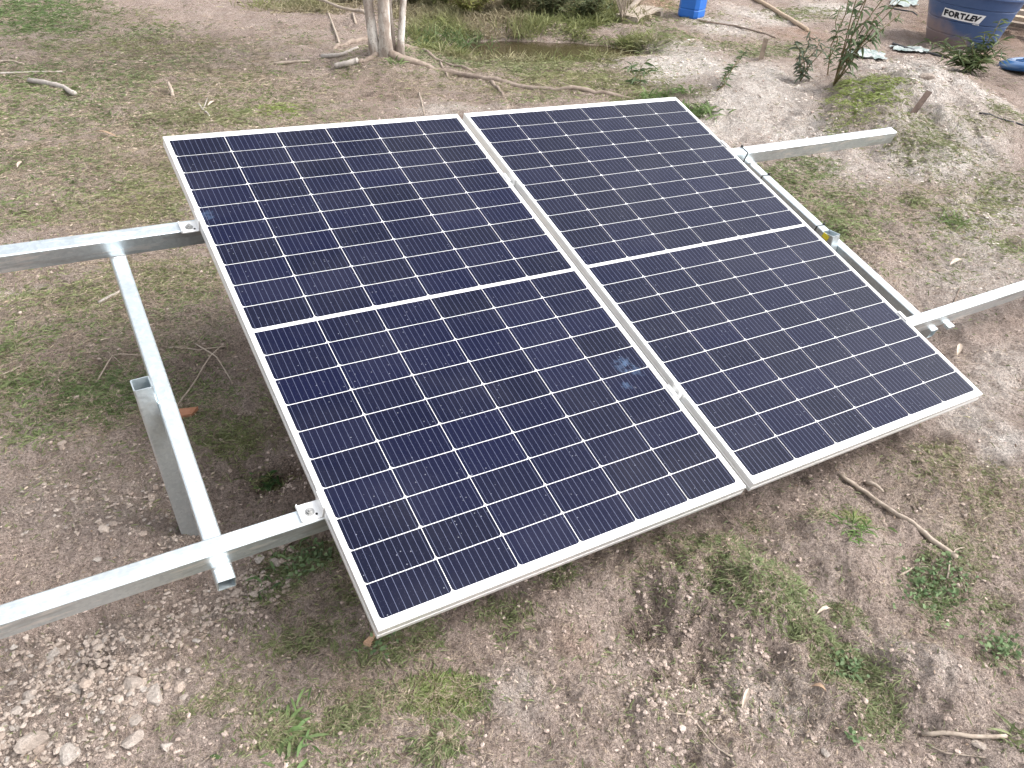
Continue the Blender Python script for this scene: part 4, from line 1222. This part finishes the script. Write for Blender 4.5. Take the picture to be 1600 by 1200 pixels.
# low poly stones for gravel and clods
def ico(sub):
    import bmesh
    bm = bmesh.new(); bmesh.ops.create_icosphere(bm, subdivisions=sub, radius=1.0)
    v = np.array([p.co[:] for p in bm.verts]); f_ = np.array([[q_.index for q_ in p.verts] for p in bm.faces])
    bm.free(); return v, f_
IV, IF = ico(1)
def pebbles(name, x, y, size, c1, c2, label, flat_=.65, sink=.25):
    n = len(x)
    z0 = LK('z', x, y)
    a = RNG.uniform(0, 2 * np.pi, n); ca_, sa_ = np.cos(a), np.sin(a)
    defm = 1 + RNG.uniform(-.28, .28, (n, len(IV)))
    v = IV[None] * defm[..., None] * np.stack([RNG.uniform(.75, 1.25, n), RNG.uniform(.6, 1.0, n), RNG.uniform(.5, 1.0, n) * flat_], 1)[:, None, :] * size[:, None, None]
    X = v[..., 0] * ca_[:, None] - v[..., 1] * sa_[:, None] + x[:, None]; Y = v[..., 0] * sa_[:, None] + v[..., 1] * ca_[:, None] + y[:, None]
    Zz = v[..., 2] + (z0 + size * flat_ * (1 - 2 * sink) * .7)[:, None]
    V = np.stack([X, Y, Zz], -1).reshape(-1, 3)
    F_ = (IF[None] + (np.arange(n) * len(IV))[:, None, None]).reshape(-1, 3)
    C_ = np.repeat(jitter_col(n, c1, c2, .15), len(IV), 0)
    tag(link(name, mesh_np(name, V, faces3=F_, mats=[M_GRAVEL], col=C_)), label, name.replace('_', ' '), kind='stuff')
x, y, r = scatter(900000, rmax=5, power=2); k = keep_in_view(x, y, r); x, y, r = x[k], y[k], r[k]
d_ = LK('stony', x, y); k = RNG.random(len(x)) < d_ * np.clip(fbm(x, y, 8, 300, 2) * 2.4 - .7, .05, 1) * .38
x, y, r = x[k], y[k], r[k]; print('gravel', len(x))
pebbles('gravel', x, y, (.0016 + .0065 * RNG.random(len(x)) ** 2.2) * (1 + .9 * (RNG.random(len(x)) < .10)), (.27, .215, .18), (.39, .33, .288), 'small crumbled stones scattered over the bare soil', .7)
x, y, r = scatter(300000, rmax=9, power=2); k = keep_in_view(x, y, r); x, y, r = x[k], y[k], r[k]
d_ = np.maximum(LK('rough', x, y), .22) * (1 - .7 * LK('stony', x, y)); k = (RNG.random(len(x)) < d_ * np.clip(fbm(x, y, 6, 320, 2) * 2.2 - .5, .04, 1) * .36) & ~in_pond(x, y)
x, y, r = x[k], y[k], r[k]; print('clods', len(x))
pebbles('soil_clods', x, y, (.0014 + .0075 * RNG.random(len(x)) ** 4) * np.clip(r / 2.5, .8, 3) ** .5, (.33, .26, .222), (.45, .37, .328), 'crumbs of loose soil on the bare ground', .75, .3)
x, y, r = scatter(160000, rmax=12, power=2); k = keep_in_view(x, y, r); x, y, r = x[k], y[k], r[k]
d_ = LK('sand', x, y) * (r > 3.6); k = (RNG.random(len(x)) < d_ * .6 * np.clip(fbm(x, y, 4, 330, 2) * 2.4 - .6, .1, 1)) & ~in_pond(x, y)
x, y, r = x[k], y[k], r[k]; print('sand lumps', len(x))
pebbles('sand_lumps', x, y, (.003 + .010 * RNG.random(len(x)) ** 2) * np.clip(r / 5, .6, 2), (.42, .36, .32), (.62, .56, .515), 'pale lumps of dry sand', .6, .35)
# small pale leaf scraps, curled
x, y, r = scatter(140000, rmax=12.5, power=2); k = keep_in_view(x, y, r); x, y, r = x[k], y[k], r[k]
k = (RNG.random(len(x)) < (.10 + .15 * LK('thin', x, y)) * np.clip(r / 5, .25, 1)) & ~in_pond(x, y); x, y, r = x[k], y[k], r[k]; n = len(x)
V, Q, C = leaves(np.stack([x, y, LK('z', x, y) + .006], 1), rand_dirs(n, -.1, .4), np.tile(Z_, (n, 1)) + rand_dirs(n, -.7, .7), RNG.uniform(.010, .026, n) * np.clip(r / 4, .4, 3) ** .7,
                 RNG.uniform(.003, .009, n) * np.clip(r / 4, .4, 3) ** .7, jitter_col(n, (.22, .155, .105), (.50, .42, .34), .2), .3, 3)
tag(link('leaf_litter', mesh_np('leaf_litter', V, faces4=Q, mats=[M_STRAW], col=C)), 'scraps of dead leaves scattered over the ground', 'leaf litter', kind='stuff')
# clover and broad leaved weeds at the right
P_CL = patches([(1475, 930, 85, 70, .7), (1445, 905, 34, 30, .9), (1560, 1015, 40, 45, .9), (1330, 1052, 34, 26, .6), (1500, 960, 40, 25, .8), (470, 885, 60, 35, .35), (600, 1008, 40, 18, .3), (1325, 1160, 22, 14, .9)])
x, y, r = scatter(700000, rmax=5, power=2); k = keep_in_view(x, y, r); x, y, r = x[k], y[k], r[k]
k = RNG.random(len(x)) < field(P_CL, x, y, 1.5, .6) * np.clip(fbm(x, y, 16, 350, 2) * 2.6 - .7, 0, 1) * .42
x, y, r = x[k], y[k], r[k]; n = len(x); print('clover', n)
V, Q, C = leaves(np.stack([x, y, LK('z', x, y) + RNG.uniform(.003, .022, n)], 1), rand_dirs(n, -.1, .45), np.tile(Z_, (n, 1)) + rand_dirs(n, -.5, .5), RNG.uniform(.007, .018, n), RNG.uniform(.005, .012, n), jitter_col(n, (.09, .15, .065), (.18, .245, .12), .25), .25, 3)
tag(link('clover', mesh_np('clover', V, faces4=Q, mats=[M_LEAF], col=C)), 'green clover patch on the soil at the lower right', 'clover', kind='stuff')

# ------------------------------------------------------------------ stones one by one
IV2, IF2 = ico(2)
def stone_mesh(k, flat_=.55, cuts=11):
    g = np.random.default_rng(400 + k)
    v = IV2.copy()
    for _ in range(cuts):
        d_ = g.normal(size=3); d_ /= np.linalg.norm(d_); h_ = g.uniform(.42, .80)
        ex = v @ d_ - h_; m_ = ex > 0
        v[m_] -= d_ * ex[m_][:, None] * .92
    v *= 1 + g.uniform(-.035, .035, (len(v), 1))
    v = v * np.array([1.0, g.uniform(.65, .95), flat_])
    return mesh_np('stone', v, faces3=IF2, mats=[M_STONE])
SM = [stone_mesh(k, .5 if k < 7 else .36) for k in range(12)]
big = [(208, 1073, 26, 9, 'large flat cracked stone left of its twin slab at lower left'), (237, 1090, 24, 10, 'large flat stone right of the cracked slab at lower left'),
       (80, 1026, 18, 3, 'grey lump of stone under the lower left rail'), (118, 1078, 18, 8, 'long pale stone slab above the green sprout'),
       (212, 1124, 19, 7, 'flat pale stone below the two large slabs'), (110, 1180, 24, 11, 'broad pale slab at the bottom left edge'),
       (48, 1158, 30, 10, 'widest worn slab near the bottom left corner'), (208, 1158, 24, 9, 'slanted pale slab at bottom left of the small weeds'),
       (164, 1002, 9, 2, 'round whitish stone alone on dark soil under the rail'), (21, 1012, 9, 4, 'pale upright stone at the left edge under the rail'),
       (47, 1090, 14, 5, 'pale stone near the left edge above the worn slab'), (26, 1112, 12, 6, 'tan stone at the left edge above the worn slab'),
       (430, 880, 12, 1, 'largest whitish stone right of the open rafter end'), (405, 876, 11, 0, 'square whitish stone just right of the open rafter end'),
       (287, 1090, 10, 4, 'pale stone right of the lower large slab'), (260, 1168, 14, 2, 'tan stone at the bottom edge right of the slanted slab'),
       (152, 875, 9, 9, 'flat stone on bare soil above the lower left rail'), (1446, 122, 16, 0, 'pale block of stone on the white sand bank'),
       (1290, 1178, 11, 1, 'round grey stone at the bottom edge right'), (1530, 1165, 13, 5, 'brown clod at the cut stick in the bottom right corner')]
def put_stone(px, py, rpx, k, label, group):
    g0 = ground(px, py); s = rpx * ppm(g0)
    o = link('stone', SM[k], None, (g0.x, g0.y, g0.z + s * .12))
    o.scale = (s, s, s * rnd.uniform(.75, 1.0)); o.rotation_euler = (rnd.uniform(-.15, .15), rnd.uniform(-.15, .15), rnd.uniform(0, 6.28))
    tag(o, label, 'stone', group)
for px, py, rp, k, lab in big: put_stone(px, py, rp, k, lab, 'larger stones on the ground')
cnt = 0
tries = 0
SZ = patches([(100, 1090, 200, 120, 1), (350, 945, 110, 50, 1), (100, 770, 120, 70, .35), (240, 790, 90, 60, .45), (430, 850, 50, 40, .9), (190, 1000, 190, 60, .8)])
while cnt < 270 and tries < 6000:
    tries += 1
    px, py = rnd.uniform(-5, 480), rnd.uniform(720, 1200)
    p_, _t = flat(px, py)
    w_ = float(field(SZ, np.array([p_[0]]), np.array([p_[1]]), 1.0, .3)[0])
    if rnd.random() > w_: continue
    s = rnd.choice([3.2, 3.6, 4.2, 5, 5.5, 6.5, 8]) if py > 1000 else rnd.choice([2.8, 3.2, 3.6, 4.2, 5])
    if px > 300 and py < 1000: w_ = 'beside the open rafter end'
    elif py < 985 - .36 * px: w_ = 'above the lower left rail'
    elif py > 1070: w_ = 'in the stony bottom left corner'
    else: w_ = 'just below the lower left rail'
    sz = 'fist sized pale' if s > 6 else 'small pale'
    put_stone(px, py, s, rnd.randrange(12), sz + ' stone lying loose on the bare soil ' + w_, sz + ' stones ' + w_)
    cnt += 1

# shards and single dry leaves
def flake(name, pxs, th, m, label, cat, lift=.006, group=None):
    P = [np.array(ground(*p)) for p in pxs]
    z = max(p[2] for p in P) + lift
    base = np.array(P[0])
    c_ = sum(P) / len(P)
    mb = MB(); n = len(P)
    for k, p in enumerate(P): p[2] = z + (.35 * (p[2] - z) if k % 2 else 0)
    mb.add(P + [p - Z_ * th for p in P], [tuple(range(n - 1, -1, -1)), tuple(range(n, 2 * n))] + [(k, (k + 1) % n, n + (k + 1) % n, n + k) for k in range(n)])
    tag(link(name, mb.mesh(name, [m], loc=base), None, base), label, cat, group)
M_BRICK = simple('fired_clay', (.30, .135, .075), (.40, .20, .12), 60, .9, bs=.4)
M_TAN = simple('tan_clay', (.38, .24, .155), (.47, .31, .215), 60, .9, bs=.4)
flake('brick_shard', [(568, 1008), (582, 992), (588, 993), (584, 1002), (578, 1013)], .012, M_TAN, 'tan clay shard by the lower corner of the left panel', 'shard', .01, 'clay shards')
flake('brick_shard', [(279, 645), (308, 640), (311, 642), (300, 650), (283, 654)], .015, M_BRICK, 'reddish clay shard beside the left rafter', 'shard', .012, 'clay shards')
M_DL = simple('dry_leaf', (.38, .30, .24), (.52, .44, .37), 60, .8, bs=.2)
M_DLB = simple('brown_leaf', (.27, .18, .12), (.38, .27, .19), 60, .8, bs=.2)
def dry_leaf(p0, p1, wpx, m, label, lift=.012):
    a = np.array(ground(*p0)); b_ = np.array(ground(*p1)); a[2] += lift; b_[2] += lift * .6
    d_ = b_ - a; s_ = unit(np.cross(d_, Z_)) * wpx * ppm(a)
    mb = MB(); pts = []
    tt = [0, .2, .45, .7, .9, 1]; ww = [.08, .7, 1, .8, .35, .02]
    for t_, w_ in zip(tt, ww):
        c_ = a + d_ * t_ + Z_ * .01 * math.sin(t_ * 3.1)
        pts += [c_ - s_ * w_ + Z_ * .006 * w_, c_ - Z_ * .001, c_ + s_ * w_ + Z_ * .007 * w_]
    fs = [(3 * i + j, 3 * i + j + 1, 3 * i + j + 4, 3 * i + j + 3) for i in range(5) for j in range(2)]
    mb.add(pts, fs); mb.add([p - Z_ * .0006 for p in pts], [tuple(reversed(f_)) for f_ in fs])
    tag(link('dry_leaf', mb.mesh('dry_leaf', [m], True, a), None, a), label, 'leaf', 'single dry leaves')
dry_leaf((1158, 1114), (1170, 1078), 4.5, M_DL, 'long pale curled leaf on bare soil at lower right')
dry_leaf((1274, 965), (1298, 955), 3.5, M_DL, 'pale leaf lying by the dead stalks in the lower right')
dry_leaf((1494, 560), (1500, 540), 4.0, M_DL, 'tan leaf right of the panel below the lower right rail')
dry_leaf((1483, 418), (1504, 408), 4.0, M_DL, 'pinkish dry leaf above the lower right rail')
dry_leaf((28, 265), (38, 255), 3.0, M_DL, 'yellowish curled leaf in the grass at the left')
dry_leaf((1265, 1078), (1290, 1084), 4.0, M_DLB, 'reddish brown leaf scrap above the bottom edge right')
dry_leaf((325, 168), (340, 160), 3.0, M_DL, 'white dry leaf beside the small forked stick')
dry_leaf((150, 207), (185, 217), 3.0, M_DLB, 'brown leaf strip in the grass left of the left panel')

print('tris', sum(len(o.data.polygons) for o in bpy.data.objects if o.type == 'MESH') )
